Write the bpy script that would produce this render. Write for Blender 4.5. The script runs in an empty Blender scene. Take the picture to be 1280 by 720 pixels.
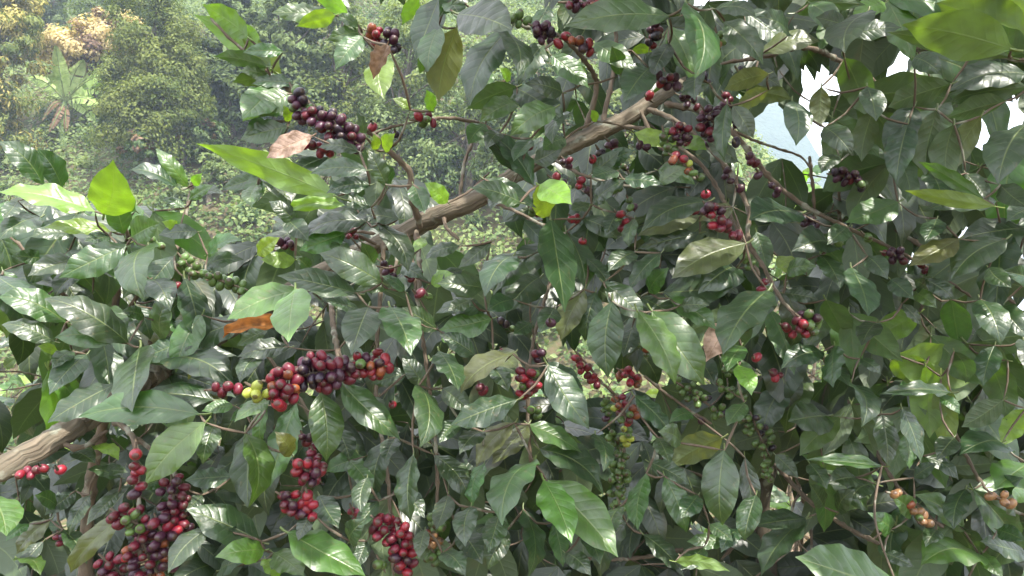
import bpy, math, random
import numpy as np
from mathutils import Vector, Matrix, noise
random.seed(7); rng = np.random.default_rng(7)
R = math.radians
S = bpy.context.scene
COL = S.collection

# ------------------------------------------------------------------ camera
CAM_Z = 1.6
F = 924.0                      # focal length in pixels of a 1280 wide frame
cd = bpy.data.cameras.new('camera'); cam = bpy.data.objects.new('camera', cd); COL.objects.link(cam)
cam.location = (0, 0, CAM_Z); cam.rotation_euler = (R(90), 0, 0)
cd.sensor_width = 36; cd.lens = 36 * F / 1280; cd.clip_start = 0.05; cd.clip_end = 5000
S.camera = cam

# ------------------------------------------------------------------ sky, sun, exposure
SUN_EL, SUN_AZ = 58.0, 138.0    # azimuth clockwise from +Y (the view direction)
w = bpy.data.worlds.new('World'); S.world = w; w.use_nodes = True
nt = w.node_tree; nt.nodes.clear()
out = nt.nodes.new('ShaderNodeOutputWorld'); bg = nt.nodes.new('ShaderNodeBackground')
sky = nt.nodes.new('ShaderNodeTexSky'); sky.sky_type = 'NISHITA'; sky.sun_disc = False
sky.sun_elevation = R(SUN_EL); sky.sun_rotation = R(SUN_AZ); sky.air_density = 1.0; sky.dust_density = 2.0
tc = nt.nodes.new('ShaderNodeTexCoord'); cl = nt.nodes.new('ShaderNodeTexNoise')
cl.inputs['Scale'].default_value = 2.2; cl.inputs['Detail'].default_value = 5
cr = nt.nodes.new('ShaderNodeValToRGB'); cr.color_ramp.elements[0].position = .30; cr.color_ramp.elements[1].position = .52
mx = nt.nodes.new('ShaderNodeMix'); mx.data_type = 'RGBA'
mx.inputs[7].default_value = (14.0, 14.0, 14.4, 1)
nt.links.new(tc.outputs['Generated'], cl.inputs['Vector']); nt.links.new(cl.outputs['Fac'], cr.inputs['Fac'])
nt.links.new(cr.outputs['Color'], mx.inputs[0]); nt.links.new(sky.outputs['Color'], mx.inputs[6])
nt.links.new(mx.outputs[2], bg.inputs['Color']); bg.inputs['Strength'].default_value = 0.12
nt.links.new(bg.outputs['Background'], out.inputs['Surface'])
sd = bpy.data.lights.new('sun', 'SUN'); sun = bpy.data.objects.new('sun', sd); COL.objects.link(sun)
sd.energy = 5.0; sd.angle = R(0.6); sd.color = (1.0, .95, .86)
sv = Vector((math.sin(R(SUN_AZ)) * math.cos(R(SUN_EL)), math.cos(R(SUN_AZ)) * math.cos(R(SUN_EL)), math.sin(R(SUN_EL))))
sun.rotation_euler = sv.to_track_quat('Z', 'Y').to_euler(); sun.location = (0, 0, 40)
vs = S.view_settings; vs.view_transform = 'Standard'; vs.look = 'None'; vs.exposure = 1.33; vs.gamma = 1
S.cycles.max_bounces = 8; S.cycles.diffuse_bounces = 4; S.cycles.transmission_bounces = 4
S.cycles.volume_bounces = 1; S.cycles.use_denoising = True

# ------------------------------------------------------------------ helpers
def P(px, py, d):              # a pixel of the photograph (1280 x 720) at d metres in front
    return Vector(((px - 640) / F * d, d, CAM_Z + (360 - py) / F * d))
def tag(o, label=None, cat=None, group=None, kind=None):
    if label: o['label'] = label
    if cat: o['category'] = cat
    if group: o['group'] = group
    if kind: o['kind'] = kind
    return o
def empty(name, loc):
    o = bpy.data.objects.new(name, None); o.empty_display_size = .1; o.location = loc; COL.objects.link(o); return o
def link(name, me, mat=None, parent=None, loc=None):
    o = bpy.data.objects.new(name, me); COL.objects.link(o)
    if mat and not me.materials: me.materials.append(mat)
    if parent: o.parent = parent
    if loc is not None: o.location = loc
    return o
def mesh_np(name, V, faces, mat=None, smooth=True, uv=None):
    """V (n,3); faces (m,k) int array, all the same k"""
    me = bpy.data.meshes.new(name); V = np.asarray(V, np.float32); faces = np.asarray(faces, np.int32)
    m, k = faces.shape
    me.vertices.add(len(V)); me.vertices.foreach_set('co', V.ravel())
    me.loops.add(m * k); me.loops.foreach_set('vertex_index', faces.ravel())
    me.polygons.add(m); me.polygons.foreach_set('loop_start', np.arange(0, m * k, k, dtype=np.int32))
    if smooth: me.polygons.foreach_set('use_smooth', np.ones(m, bool))
    if uv is not None:
        l = me.uv_layers.new(name='UVMap'); l.data.foreach_set('uv', np.asarray(uv, np.float32)[faces.ravel()].ravel())
    me.update(calc_edges=True); me.validate()
    if mat: me.materials.append(mat)
    return me
class Geo:                     # collects tubes and grids for one mesh
    def __init__(s): s.V = []; s.Fc = []; s.UV = []; s.n = 0
    def grid(s, V, nu, nv, uv, wrap=True):
        i = np.arange(nu - 1)[:, None]; j = np.arange(nv if wrap else nv - 1)[None]
        a = i * nv + j; b = i * nv + (j + 1) % nv
        f = np.stack([a, b, b + nv, a + nv], -1).reshape(-1, 4) + s.n
        s.V.append(V); s.UV.append(uv); s.Fc.append(f); s.n += len(V)
    def mesh(s, name, mat): return mesh_np(name, np.concatenate(s.V), np.concatenate(s.Fc), mat, True, np.concatenate(s.UV))
def smooth_path(pts, rad, step):
    pts = [np.array(p, float) for p in pts]; out = []; rr = []
    n = len(pts)
    for i in range(n - 1):
        p0 = pts[max(i - 1, 0)]; p1 = pts[i]; p2 = pts[i + 1]; p3 = pts[min(i + 2, n - 1)]
        k = max(2, int(np.linalg.norm(p2 - p1) / step))
        for q in range(k):
            t = q / k
            out.append(.5 * (2 * p1 + (p2 - p0) * t + (2 * p0 - 5 * p1 + 4 * p2 - p3) * t * t + (3 * p1 - p0 - 3 * p2 + p3) * t ** 3))
            rr.append(rad[i] * (1 - t) + rad[i + 1] * t)
    out.append(pts[-1]); rr.append(rad[-1])
    return np.array(out), np.array(rr)
def tube(g, pts, rad, sides=8, step=.02, bark=0., knots=0., jitter=0.):
    p, r = smooth_path(pts, rad, step)
    if jitter: p[1:-1] += rng.normal(0, jitter, p[1:-1].shape)
    n = len(p); L = np.concatenate([[0], np.cumsum(np.linalg.norm(np.diff(p, axis=0), axis=1))])
    t = np.gradient(p, axis=0); t /= np.linalg.norm(t, axis=1)[:, None] + 1e-9
    ref = np.array([0.1, 1, .05]); a = np.cross(t, ref); a /= np.linalg.norm(a, axis=1)[:, None] + 1e-9; b = np.cross(t, a)
    if knots:
        ph = rng.uniform(0, knots)
        k = np.abs(((L + ph) / knots) % 1 - .5) * 2
        r = r * (1 + .55 * np.clip(1 - (1 - k) / .28, 0, 1))
    th = np.linspace(0, 2 * math.pi, sides, endpoint=False)
    rr = np.repeat(r[:, None], sides, 1)
    if bark:
        o = rng.uniform(0, 50)
        for i in range(n):
            for j in range(sides):
                q = Vector((math.cos(th[j]) * 2.6 + o, math.sin(th[j]) * 2.6, L[i] * 5))
                f = noise.noise(q) * .5 + noise.noise(Vector((q.x * 2.6, q.y * 2.6, L[i] * 9))) * .5 + noise.noise(Vector((q.x * .4, q.y * .4, L[i] * 14))) * .5
                rr[i, j] *= 1 + bark * f
    V = p[:, None] + rr[..., None] * (np.cos(th)[None, :, None] * a[:, None] + np.sin(th)[None, :, None] * b[:, None])
    V[-1] = p[-1] + (V[-1] - p[-1]) * .15; V[0] = p[0] + (V[0] - p[0]) * .6
    uv = np.stack([np.repeat((th / 6.2832)[None], n, 0), np.repeat(L[:, None], sides, 1)], -1)
    g.grid(V.reshape(-1, 3), n, sides, uv.reshape(-1, 2))
    return p

# ------------------------------------------------------------------ materials
def newmat(name):
    m = bpy.data.materials.new(name); m.use_nodes = True; t = m.node_tree; t.nodes.clear()
    return m, t, (lambda k: t.nodes.new('ShaderNode' + k)), t.links.new
def math_node(N, L, op, a, b=None, clamp=False):
    n = N('Math'); n.operation = op; n.use_clamp = clamp
    for i, v in enumerate((a, b)):
        if v is None: continue
        if isinstance(v, (int, float)): n.inputs[i].default_value = v
        else: L(v, n.inputs[i])
    return n.outputs[0]
def mixc(N, L, f, a, b, mode='MIX'):
    n = N('Mix'); n.data_type = 'RGBA'; n.blend_type = mode
    for i, v in ((0, f), (6, a), (7, b)):
        if isinstance(v, (int, float)): n.inputs[i].default_value = v
        elif isinstance(v, tuple): n.inputs[i].default_value = (*v, 1)
        else: L(v, n.inputs[i])
    return n.outputs[2]
def leaf_material(name, dry=False):
    m, t, N, L = newmat(name)
    uvn = N('UVMap'); uvn.uv_map = 'UVMap'; sp = N('SeparateXYZ'); L(uvn.outputs[0], sp.inputs[0])
    oi = N('ObjectInfo'); geo = N('NewGeometry')
    u = sp.outputs[0]; v = math_node(N, L, 'ABSOLUTE', math_node(N, L, 'SUBTRACT', sp.outputs[1], .5))
    v2 = math_node(N, L, 'MULTIPLY', v, 2.0)                          # 0 midrib .. 1 margin
    # side veins sweep towards the tip
    vv = math_node(N, L, 'SUBTRACT', u, math_node(N, L, 'MULTIPLY', v2, .16))
    wave = math_node(N, L, 'FRACT', math_node(N, L, 'ADD', math_node(N, L, 'MULTIPLY', vv, 9.0), 4.0))
    tri = math_node(N, L, 'MULTIPLY', math_node(N, L, 'ABSOLUTE', math_node(N, L, 'SUBTRACT', wave, .5)), 2.0)   # 1 on a vein
    side = math_node(N, L, 'MULTIPLY', math_node(N, L, 'SUBTRACT', tri, .86, True), 4.0, True)
    mid = math_node(N, L, 'SUBTRACT', 1.0, math_node(N, L, 'MULTIPLY', v2, 17.0), True)
    vein = math_node(N, L, 'MAXIMUM', math_node(N, L, 'MULTIPLY', side, .38), math_node(N, L, 'MULTIPLY', mid, .85))
    tco = N('TexCoord'); nz = N('TexNoise'); nz.inputs['Scale'].default_value = 3.0; nz.inputs['Detail'].default_value = 4
    mp = N('Mapping'); mp.inputs['Scale'].default_value = (1.6, 1.0, 1.0); L(tco.outputs['Object'], mp.inputs[0])
    va = N('VectorMath'); va.operation = 'ADD'; L(mp.outputs[0], va.inputs[0])
    cx = N('CombineXYZ'); L(math_node(N, L, 'MULTIPLY', oi.outputs['Random'], 60.), cx.inputs[0]); L(cx.outputs[0], va.inputs[1]); L(va.outputs[0], nz.inputs['Vector'])
    base = oi.outputs['Color']
    hsv = N('HueSaturation'); L(base, hsv.inputs['Color'])
    L(math_node(N, L, 'ADD', .48, math_node(N, L, 'MULTIPLY', oi.outputs['Random'], .03)), hsv.inputs['Hue'])
    L(math_node(N, L, 'ADD', .35, math_node(N, L, 'MULTIPLY', nz.outputs['Fac'], 1.3)), hsv.inputs['Value'])
    top = mixc(N, L, vein, hsv.outputs[0], mixc(N, L, .6, hsv.outputs[0], (.22, .26, .08) if not dry else (.3, .2, .1)))
    if dry:
        n4 = N('TexNoise'); n4.inputs['Scale'].default_value = 4.5; n4.inputs['Detail'].default_value = 5; L(va.outputs[0], n4.inputs['Vector'])
        blot = math_node(N, L, 'MULTIPLY', math_node(N, L, 'SUBTRACT', n4.outputs['Fac'], .42, True), 4.0, True)
        top = mixc(N, L, math_node(N, L, 'MULTIPLY', blot, .8), top, (.075, .042, .022))
    under = mixc(N, L, .55, hsv.outputs[0], (.075, .12, .04)) if not dry else top
    under = mixc(N, L, math_node(N, L, 'MULTIPLY', vein, .8), under, (.14, .19, .07) if not dry else (.3, .2, .1))
    # blemishes: small brown specks and yellowed patches
    n2 = N('TexNoise'); n2.inputs['Scale'].default_value = 9.0; n2.inputs['Detail'].default_value = 2; L(va.outputs[0], n2.inputs['Vector'])
    spk = math_node(N, L, 'MULTIPLY', math_node(N, L, 'SUBTRACT', n2.outputs['Fac'], .64, True), 9.0, True)
    col = mixc(N, L, geo.outputs['Backfacing'], top, under)
    col = mixc(N, L, math_node(N, L, 'MULTIPLY', spk, .7), col, (.10, .085, .03))
    bsdf = N('BsdfPrincipled'); L(col, bsdf.inputs['Base Color'])
    n3 = N('TexNoise'); n3.inputs['Scale'].default_value = 5.0; n3.inputs['Detail'].default_value = 3; L(va.outputs[0], n3.inputs['Vector'])
    rg = math_node(N, L, 'ADD', math_node(N, L, 'ADD', .24 if not dry else .55, math_node(N, L, 'ADD', math_node(N, L, 'MULTIPLY', n3.outputs['Fac'], .22), math_node(N, L, 'MULTIPLY', n2.outputs['Fac'], .10))), math_node(N, L, 'MULTIPLY', geo.outputs['Backfacing'], .22))
    L(rg, bsdf.inputs['Roughness'])
    bsdf.inputs['Specular IOR Level'].default_value = .92 if not dry else .25
    # relief: blade bulges between the veins, sunken midrib, fine puckering
    bul = math_node(N, L, 'SUBTRACT', 1.0, math_node(N, L, 'POWER', tri, 3.0))
    bul = math_node(N, L, 'MULTIPLY', bul, math_node(N, L, 'SUBTRACT', 1.0, math_node(N, L, 'MULTIPLY', v2, .55)))
    hgt = math_node(N, L, 'ADD', math_node(N, L, 'MULTIPLY', bul, .55), math_node(N, L, 'MULTIPLY', n3.outputs['Fac'], 1.2))
    hgt = math_node(N, L, 'SUBTRACT', hgt, math_node(N, L, 'MULTIPLY', mid, .7))
    bp = N('Bump'); bp.inputs['Strength'].default_value = .30; bp.inputs['Distance'].default_value = .0035
    L(hgt, bp.inputs['Height']); L(bp.outputs[0], bsdf.inputs['Normal'])
    tr = N('BsdfTranslucent')
    tcol = mixc(N, L, 1.0, mixc(N, L, vein, hsv.outputs[0], mixc(N, L, .5, hsv.outputs[0], (.05, .1, .01))), (3.4, 3.2, 1.2) if not dry else (1.5, 1.2, .8), 'MULTIPLY')
    L(tcol, tr.inputs['Color'])
    ms = N('MixShader'); ms.inputs[0].default_value = .28 if not dry else .2
    L(bsdf.outputs[0], ms.inputs[1]); L(tr.outputs[0], ms.inputs[2])
    o = N('OutputMaterial'); L(ms.outputs[0], o.inputs['Surface'])
    return m
LEAF = leaf_material('coffee_leaf'); DRYLEAF = leaf_material('dry_leaf', True)
def bark_material(name, c1, c2, scale=(22, 5), bump=.004):
    m, t, N, L = newmat(name)
    tco = N('TexCoord'); uvn = N('UVMap'); uvn.uv_map = 'UVMap'
    mp = N('Mapping'); mp.inputs['Scale'].default_value = (scale[0], scale[1], 1); L(uvn.outputs[0], mp.inputs[0])
    n1 = N('TexNoise'); n1.inputs['Scale'].default_value = 1.0; n1.inputs['Detail'].default_value = 6; n1.inputs['Distortion'].default_value = .6; L(mp.outputs[0], n1.inputs['Vector'])
    n2 = N('TexNoise'); n2.inputs['Scale'].default_value = 40; n2.inputs['Detail'].default_value = 4; L(tco.outputs['Object'], n2.inputs['Vector'])
    r = N('ValToRGB'); r.color_ramp.elements[0].position = .3; r.color_ramp.elements[1].position = .72
    r.color_ramp.elements[0].color = (*c1, 1); r.color_ramp.elements[1].color = (*c2, 1); L(n1.outputs['Fac'], r.inputs[0])
    col = mixc(N, L, math_node(N, L, 'MULTIPLY', n2.outputs['Fac'], .5), r.outputs[0], mixc(N, L, n2.outputs['Fac'], c1, (.16, .17, .12)))
    n5 = N('TexNoise'); n5.inputs['Scale'].default_value = 26; n5.inputs['Detail'].default_value = 3; L(tco.outputs['Object'], n5.inputs['Vector'])
    col = mixc(N, L, math_node(N, L, 'MULTIPLY', math_node(N, L, 'MULTIPLY', math_node(N, L, 'SUBTRACT', n5.outputs['Fac'], .58, True), 14., True), .55), col, (.27, .28, .22))     # lichen
    b = N('BsdfPrincipled'); L(col, b.inputs['Base Color']); b.inputs['Roughness'].default_value = .85; b.inputs['Specular IOR Level'].default_value = .25
    bp = N('Bump'); bp.inputs['Strength'].default_value = .8; bp.inputs['Distance'].default_value = bump
    L(math_node(N, L, 'ADD', n1.outputs['Fac'], math_node(N, L, 'MULTIPLY', n2.outputs['Fac'], .4)), bp.inputs['Height']); L(bp.outputs[0], b.inputs['Normal'])
    o = N('OutputMaterial'); L(b.outputs[0], o.inputs['Surface']); return m
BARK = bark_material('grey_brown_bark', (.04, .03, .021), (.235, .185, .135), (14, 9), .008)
DARKBARK = bark_material('dark_brown_bark', (.02, .014, .01), (.085, .062, .045), (14, 9), .006)  # same bark pattern in darker browns, for the right-hand trunk
TWIG = bark_material('twig_bark', (.055, .038, .027), (.18, .125, .09), (6, 30), .0015)
GREENTWIG = bark_material('green_shoot', (.06, .11, .03), (.12, .17, .05), (4, 20), .0008)
def cherry_material():
    m, t, N, L = newmat('coffee_cherry'); oi = N('ObjectInfo'); tco = N('TexCoord')
    n = N('TexNoise'); n.inputs['Scale'].default_value = 1.3; n.inputs['Detail'].default_value = 3
    va = N('VectorMath'); va.operation = 'ADD'; cx = N('CombineXYZ'); L(math_node(N, L, 'MULTIPLY', oi.outputs['Random'], 90.), cx.inputs[0])
    L(tco.outputs['Object'], va.inputs[0]); L(cx.outputs[0], va.inputs[1]); L(va.outputs[0], n.inputs['Vector'])
    h = N('HueSaturation'); L(oi.outputs['Color'], h.inputs['Color']); L(math_node(N, L, 'ADD', .55, math_node(N, L, 'MULTIPLY', n.outputs['Fac'], .9)), h.inputs['Value'])
    L(math_node(N, L, 'ADD', .475, math_node(N, L, 'MULTIPLY', n.outputs['Fac'], .05)), h.inputs['Hue'])
    sp = N('SeparateXYZ'); L(tco.outputs['Object'], sp.inputs[0])
    navel = math_node(N, L, 'MULTIPLY', math_node(N, L, 'SUBTRACT', sp.outputs[2], .90, True), 12., True)
    col = mixc(N, L, math_node(N, L, 'MULTIPLY', navel, .8), h.outputs[0], (.05, .03, .02))
    b = N('BsdfPrincipled'); L(col, b.inputs['Base Color']); b.inputs['Roughness'].default_value = .4
    b.inputs['Specular IOR Level'].default_value = .45
    b.inputs['Subsurface Weight'].default_value = .0
    bp = N('Bump'); bp.inputs['Strength'].default_value = .12; bp.inputs['Distance'].default_value = .002; L(n.outputs['Fac'], bp.inputs['Height']); L(bp.outputs[0], b.inputs['Normal'])
    o = N('OutputMaterial'); L(b.outputs[0], o.inputs['Surface']); return m
CHERRY = cherry_material()
def far_leaf_material(name, c1, c2, scale=.5, trans=.3, gloss=.12):
    m, t, N, L = newmat(name); geo = N('NewGeometry')
    n = N('TexNoise'); n.inputs['Scale'].default_value = scale; n.inputs['Detail'].default_value = 3; L(geo.outputs['Position'], n.inputs['Vector'])
    n2 = N('TexNoise'); n2.inputs['Scale'].default_value = 7; L(geo.outputs['Position'], n2.inputs['Vector'])
    f = math_node(N, L, 'ADD', math_node(N, L, 'MULTIPLY', n.outputs['Fac'], .9), math_node(N, L, 'MULTIPLY', math_node(N, L, 'SUBTRACT', n2.outputs['Fac'], .5), 1.1))
    r = N('ValToRGB'); r.color_ramp.elements[0].position = .3; r.color_ramp.elements[1].position = .65
    r.color_ramp.elements[0].color = (*c1, 1); r.color_ramp.elements[1].color = (*c2, 1); L(f, r.inputs[0])
    b = N('BsdfPrincipled'); L(r.outputs[0], b.inputs['Base Color']); b.inputs['Roughness'].default_value = .5; b.inputs['Specular IOR Level'].default_value = gloss
    tr = N('BsdfTranslucent'); L(mixc(N, L, 1.0, r.outputs[0], (1.6, 1.7, .8), 'MULTIPLY'), tr.inputs['Color'])
    ms = N('MixShader'); ms.inputs[0].default_value = trans; L(b.outputs[0], ms.inputs[1]); L(tr.outputs[0], ms.inputs[2])
    o = N('OutputMaterial'); L(ms.outputs[0], o.inputs['Surface']); return m
def ground_material(name, cols, scale, bump=.05):
    m, t, N, L = newmat(name); geo = N('NewGeometry')
    n = N('TexNoise'); n.inputs['Scale'].default_value = scale; n.inputs['Detail'].default_value = 8; L(geo.outputs['Position'], n.inputs['Vector'])
    n2 = N('TexNoise'); n2.inputs['Scale'].default_value = scale * 9; n2.inputs['Detail'].default_value = 5; L(geo.outputs['Position'], n2.inputs['Vector'])
    f = math_node(N, L, 'ADD', math_node(N, L, 'MULTIPLY', n.outputs['Fac'], .6), math_node(N, L, 'MULTIPLY', n2.outputs['Fac'], .4))
    r = N('ValToRGB'); e = r.color_ramp.elements
    while len(e) < len(cols): e.new(.5)
    for i, c in enumerate(cols): e[i].position = .34 + .32 * i / (len(cols) - 1); e[i].color = (*c, 1)
    L(f, r.inputs[0]); b = N('BsdfPrincipled'); b.inputs['Roughness'].default_value = .95
    sp = N('SeparateXYZ'); L(geo.outputs['Position'], sp.inputs[0])              # mossy and weedy soil on the slope beyond the plot
    L(mixc(N, L, math_node(N, L, 'MULTIPLY', math_node(N, L, 'MULTIPLY', math_node(N, L, 'SUBTRACT', sp.outputs[1], 12.0, True), .25, True), .85), r.outputs[0], (.06, .085, .03)), b.inputs['Base Color']); b.inputs['Specular IOR Level'].default_value = .15
    bp = N('Bump'); bp.inputs['Distance'].default_value = bump; L(f, bp.inputs['Height']); L(bp.outputs[0], b.inputs['Normal'])
    o = N('OutputMaterial'); L(b.outputs[0], o.inputs['Surface']); return m

# ------------------------------------------------------------------ ground, hillside, far mountain
def sstep(a, b, x): t = np.clip((x - a) / (b - a), 0, 1); return t * t * (3 - 2 * t)
def terrain(x, y):
    x = np.asarray(x, float); y = np.asarray(y, float)
    near = np.where(y < 0, -.05 * y, -.11 * np.clip(y, 0, 15))
    d = np.clip(y - 16.5 + .12 * x, 0, None)
    spur = 1 - .97 * sstep(5.0, 17.0, x - .06 * (y - 25))
    h = 46 * (1 - np.exp(-d / 46 * 1.05)) * spur
    bump = (np.sin(x * .55 + y * .3) + np.sin(x * .23 - y * .41 + 2)) * .35 * sstep(14, 22, y)
    return near + h + bump - 14 * sstep(18, 60, x) * sstep(10, 60, y)
xs = np.concatenate([np.linspace(-400, -45, 18), np.linspace(-43, 45, 90), np.linspace(50, 400, 18)])
ys = np.concatenate([np.linspace(-120, -4, 14), np.linspace(-3, 15, 40), np.linspace(15.5, 75, 80), np.linspace(80, 200, 20)])
X, Y = np.meshgrid(xs, ys); Z = terrain(X, Y)
g = Geo(); g.grid(np.stack([X, Y, Z], -1).reshape(-1, 3), len(ys), len(xs), np.stack([X, Y], -1).reshape(-1, 2), False)
GROUND = ground_material('leaf_litter_soil', [(.04, .028, .018), (.12, .085, .055), (.06, .075, .025), (.22, .165, .115)], .7, .06)
tag(link('ground', g.mesh('ground', GROUND)), kind='structure')
xs = np.linspace(-220, 380, 100); ys = np.linspace(190, 420, 50); X, Y = np.meshgrid(xs, ys)
rid = 100 / (1 + np.exp((X - 106) / 9)) * np.exp(-((Y - 270) / 75) ** 2)
Z = -14 + rid + (4 * np.sin(X * .11 + Y * .05) * np.sin(Y * .09) + 2 * np.sin(X * .31)) * (rid / 100)
g = Geo(); g.grid(np.stack([X, Y, Z], -1).reshape(-1, 3), len(ys), len(xs), np.stack([X, Y], -1).reshape(-1, 2), False)
MOUNT = ground_material('forested_mountain', [(.018, .03, .018), (.03, .048, .022), (.05, .065, .035)], .08, 2.0)
tag(link('far_mountain', g.mesh('far_mountain', MOUNT)), kind='structure')

# ------------------------------------------------------------------ far vegetation built from many small leaves
def kites(pos, nrm, size, aspect=.45, droop=0.):
    """one kite shaped leaf per position; returns (V, F)"""
    n = len(pos); size = np.broadcast_to(size, (n,))[:, None]
    nrm = nrm / (np.linalg.norm(nrm, axis=1)[:, None] + 1e-9)
    ax = rng.normal(size=(n, 3)); ax[:, 2] -= droop; ax -= (ax * nrm).sum(1)[:, None] * nrm; ax /= np.linalg.norm(ax, axis=1)[:, None] + 1e-9
    sd_ = np.cross(nrm, ax)
    v = np.stack([pos - ax * size * .5, pos + sd_ * size * aspect * .5 + nrm * size * .07, pos + ax * size * .5 - nrm * size * .05, pos - sd_ * size * aspect * .5 + nrm * size * .07], 1)
    return v.reshape(-1, 3), np.arange(n * 4).reshape(-1, 4)
def clump_points(center, radii, nclump, per, csize, shell=.75):
    d = rng.normal(size=(nclump, 3)); d /= np.linalg.norm(d, axis=1)[:, None]; d[:, 2] = np.where(d[:, 2] < -.55, -d[:, 2], d[:, 2])
    r = shell + (1 - shell) * rng.random((nclump, 1)) - (rng.random((nclump, 1)) < .25) * .35
    cc = np.array(center) + d * r * np.array(radii)
    cs = csize * rng.uniform(.55, 1.3, (nclump, 1))
    o = rng.normal(size=(nclump, per, 3)); o /= np.linalg.norm(o, axis=2)[..., None]
    o *= (rng.random((nclump, per, 1)) ** .45); o[..., 2] *= .75
    pos = (cc[:, None] + o * cs[:, None]).reshape(-1, 3)
    nr = (o * 1.1 + d[:, None] * .5 + rng.normal(0, .28, o.shape)).reshape(-1, 3); nr[:, 2] += .45
    return pos, nr, cc
def hit(px, py, y0=15.5, y1=120):      # where the sight line through a pixel meets the ground
    y = np.linspace(y0, y1, 2000); x = (px - 640) / F * y; z = CAM_Z + (360 - py) / F * y
    k = np.argmax(terrain(x, y) >= z); return Vector((x[k], y[k], float(terrain(x[k], y[k]))))
FG = {
 'dark': far_leaf_material('dark_evergreen_foliage', (.06, .09, .035), (.13, .17, .055)),
 'green': far_leaf_material('green_foliage', (.075, .11, .025), (.18, .205, .055)),
 'vine': far_leaf_material('vine_foliage', (.06, .105, .035), (.16, .21, .075), .6, .3, .2),
 'yellow': far_leaf_material('yellow_leaf_tips', (.20, .18, .05), (.42, .36, .12)),
 'cream': far_leaf_material('dry_cream_bloom', (.40, .31, .15), (.60, .49, .28), .8),
 'brown': far_leaf_material('dry_brown_foliage', (.12, .075, .05), (.24, .16, .10)),
 'pale': far_leaf_material('pale_green_foliage', (.11, .155, .055), (.23, .28, .11)),
 'lime': far_leaf_material('sunlit_lime_foliage', (.08, .14, .02), (.17, .26, .03), 1.0, .45),
}
def far_tree(name, label, cat, pxb, pyb, wpx, hpx, mat, leaf=.22, nclump=70, per=70, trunk=.35, mat2=None, share2=0, lobes=1, droop=.4, group=None, aspect=.45):
    b = hit(pxb, pyb); s = b.y / F; W, H = wpx * s, hpx * s
    root = empty(name, b); tag(root, label, cat, group)
    tg = Geo(); top = H * .8
    tr = [np.array((0, 0, -.4)), np.array((rng.normal(0, .15), rng.normal(0, .1), H * .3)), np.array((rng.normal(0, .3), rng.normal(0, .2), top))]
    rad = .045 * min(W, H) * .6 + .05
    tube(tg, tr, [rad * 1.3, rad, rad * .25], 7, .3)
    Vs, Ns = [], []; lob = []
    if lobes == 1: lob = [((0, 0, H * (trunk + (1 - trunk) / 2)), (W / 2, W / 2.2, H * (1 - trunk) / 2))]
    else:
        for k in range(lobes):
            a = k / max(1, lobes - 1) - .5
            lob.append(((a * W * .55 + rng.normal(0, .05) * W, rng.normal(0, .15) * W, H * (trunk + (1 - trunk) * (.25 + .5 * ((k * 37 + 11) % 10) / 10))), (W * .34, W * .32, H * (1 - trunk) * .33)))
    if lobes >= 3: lob.append(((0, -.12 * W, H * (trunk + .2)), (W * .46, W * .3, H * .24)))
    allc = []
    for c, r in lob:
        p, n_, cc = clump_points(c, r, nclump // len(lob), per, .27 * min(r[0] * 1.2, r[2] * 1.4), .7)
        Vs.append(p); Ns.append(n_); allc.append(cc)
    for cc in np.concatenate(allc)[::9]:
        tube(tg, [tr[1] * .6 + tr[2] * .4 * rng.random(), (cc * .5 + tr[2] * .3), cc], [rad * .35, rad * .22, rad * .06], 5, .4)
    link('trunk', tg.mesh('trunk', BARK), None, root)
    p = np.concatenate(Vs); n_ = np.concatenate(Ns)
    v, f = kites(p, n_, leaf * rng.uniform(.6, 1.3, len(p)), aspect, droop)
    me = mesh_np('crown', v, f, FG[mat], False)
    if mat2:
        me.materials.append(FG[mat2]); ct = rng.random(len(np.concatenate(allc))) < share2
        idx = np.repeat(ct, per)[:len(p)] & (rng.random(len(p)) < .85); me.polygons.foreach_set('material_index', idx.astype(np.int32))
    link('crown', me, None, root)
    return root
far_tree('mango_tree', 'dense tree with yellow-tipped drooping foliage at the top left corner beside the banana plant', 'tree', -8, 215, 122, 290, 'green', .24, 190, 90, .0, 'yellow', .6, 3, 1.5, aspect=.3)
far_tree('blossoming_tree', 'small tree with a dry cream-coloured crown above the banana plant', 'tree', 118, 160, 118, 158, 'cream', .13, 170, 130, .36, 'brown', .22, 3, .2, aspect=.75)
far_tree('broad_tree', 'broad green hillside tree with full feathery crown right of the banana plant', 'tree', 192, 225, 135, 270, 'green', .12, 330, 150, .02, None, 0, 4, .8)
far_tree('dark_tree', 'dark shaded evergreen just right of the broad feathery tree', 'tree', 290, 170, 95, 200, 'dark', .2, 150, 80, .0, lobes=3)
far_tree('dark_tree', 'tall dark tree behind the bright backlit shoot of the coffee tree', 'tree', 352, 185, 110, 240, 'dark', .2, 180, 80, .0, lobes=3)
far_tree('dry_shrub', 'dry brown leafless-looking shrub at the foot of the broad feathery tree', 'shrub', 254, 152, 42, 52, 'brown', .12, 40, 50, .1, aspect=.3)
far_tree('leafy_bush', 'dark green round bush below the banana plant fronds', 'bush', 148, 178, 62, 60, 'dark', .17, 50, 60, .0)
far_tree('leafy_bush', 'low mixed bush with bare straw-coloured stems under the dry brown shrub', 'bush', 226, 212, 95, 62, 'vine', .17, 60, 60, .0, 'brown', .3, 2)
far_tree('leafy_bush', 'pale green bush above the coffee shoot of the left-hand bush', 'bush', 262, 258, 90, 58, 'pale', .15, 60, 60, .0, lobes=2)
far_tree('hillside_tree', 'grey-green tree seen between the two top cherry twigs', 'tree', 420, 200, 120, 220, 'green', .18, 170, 80, .0, 'dark', .3, 3)
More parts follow.
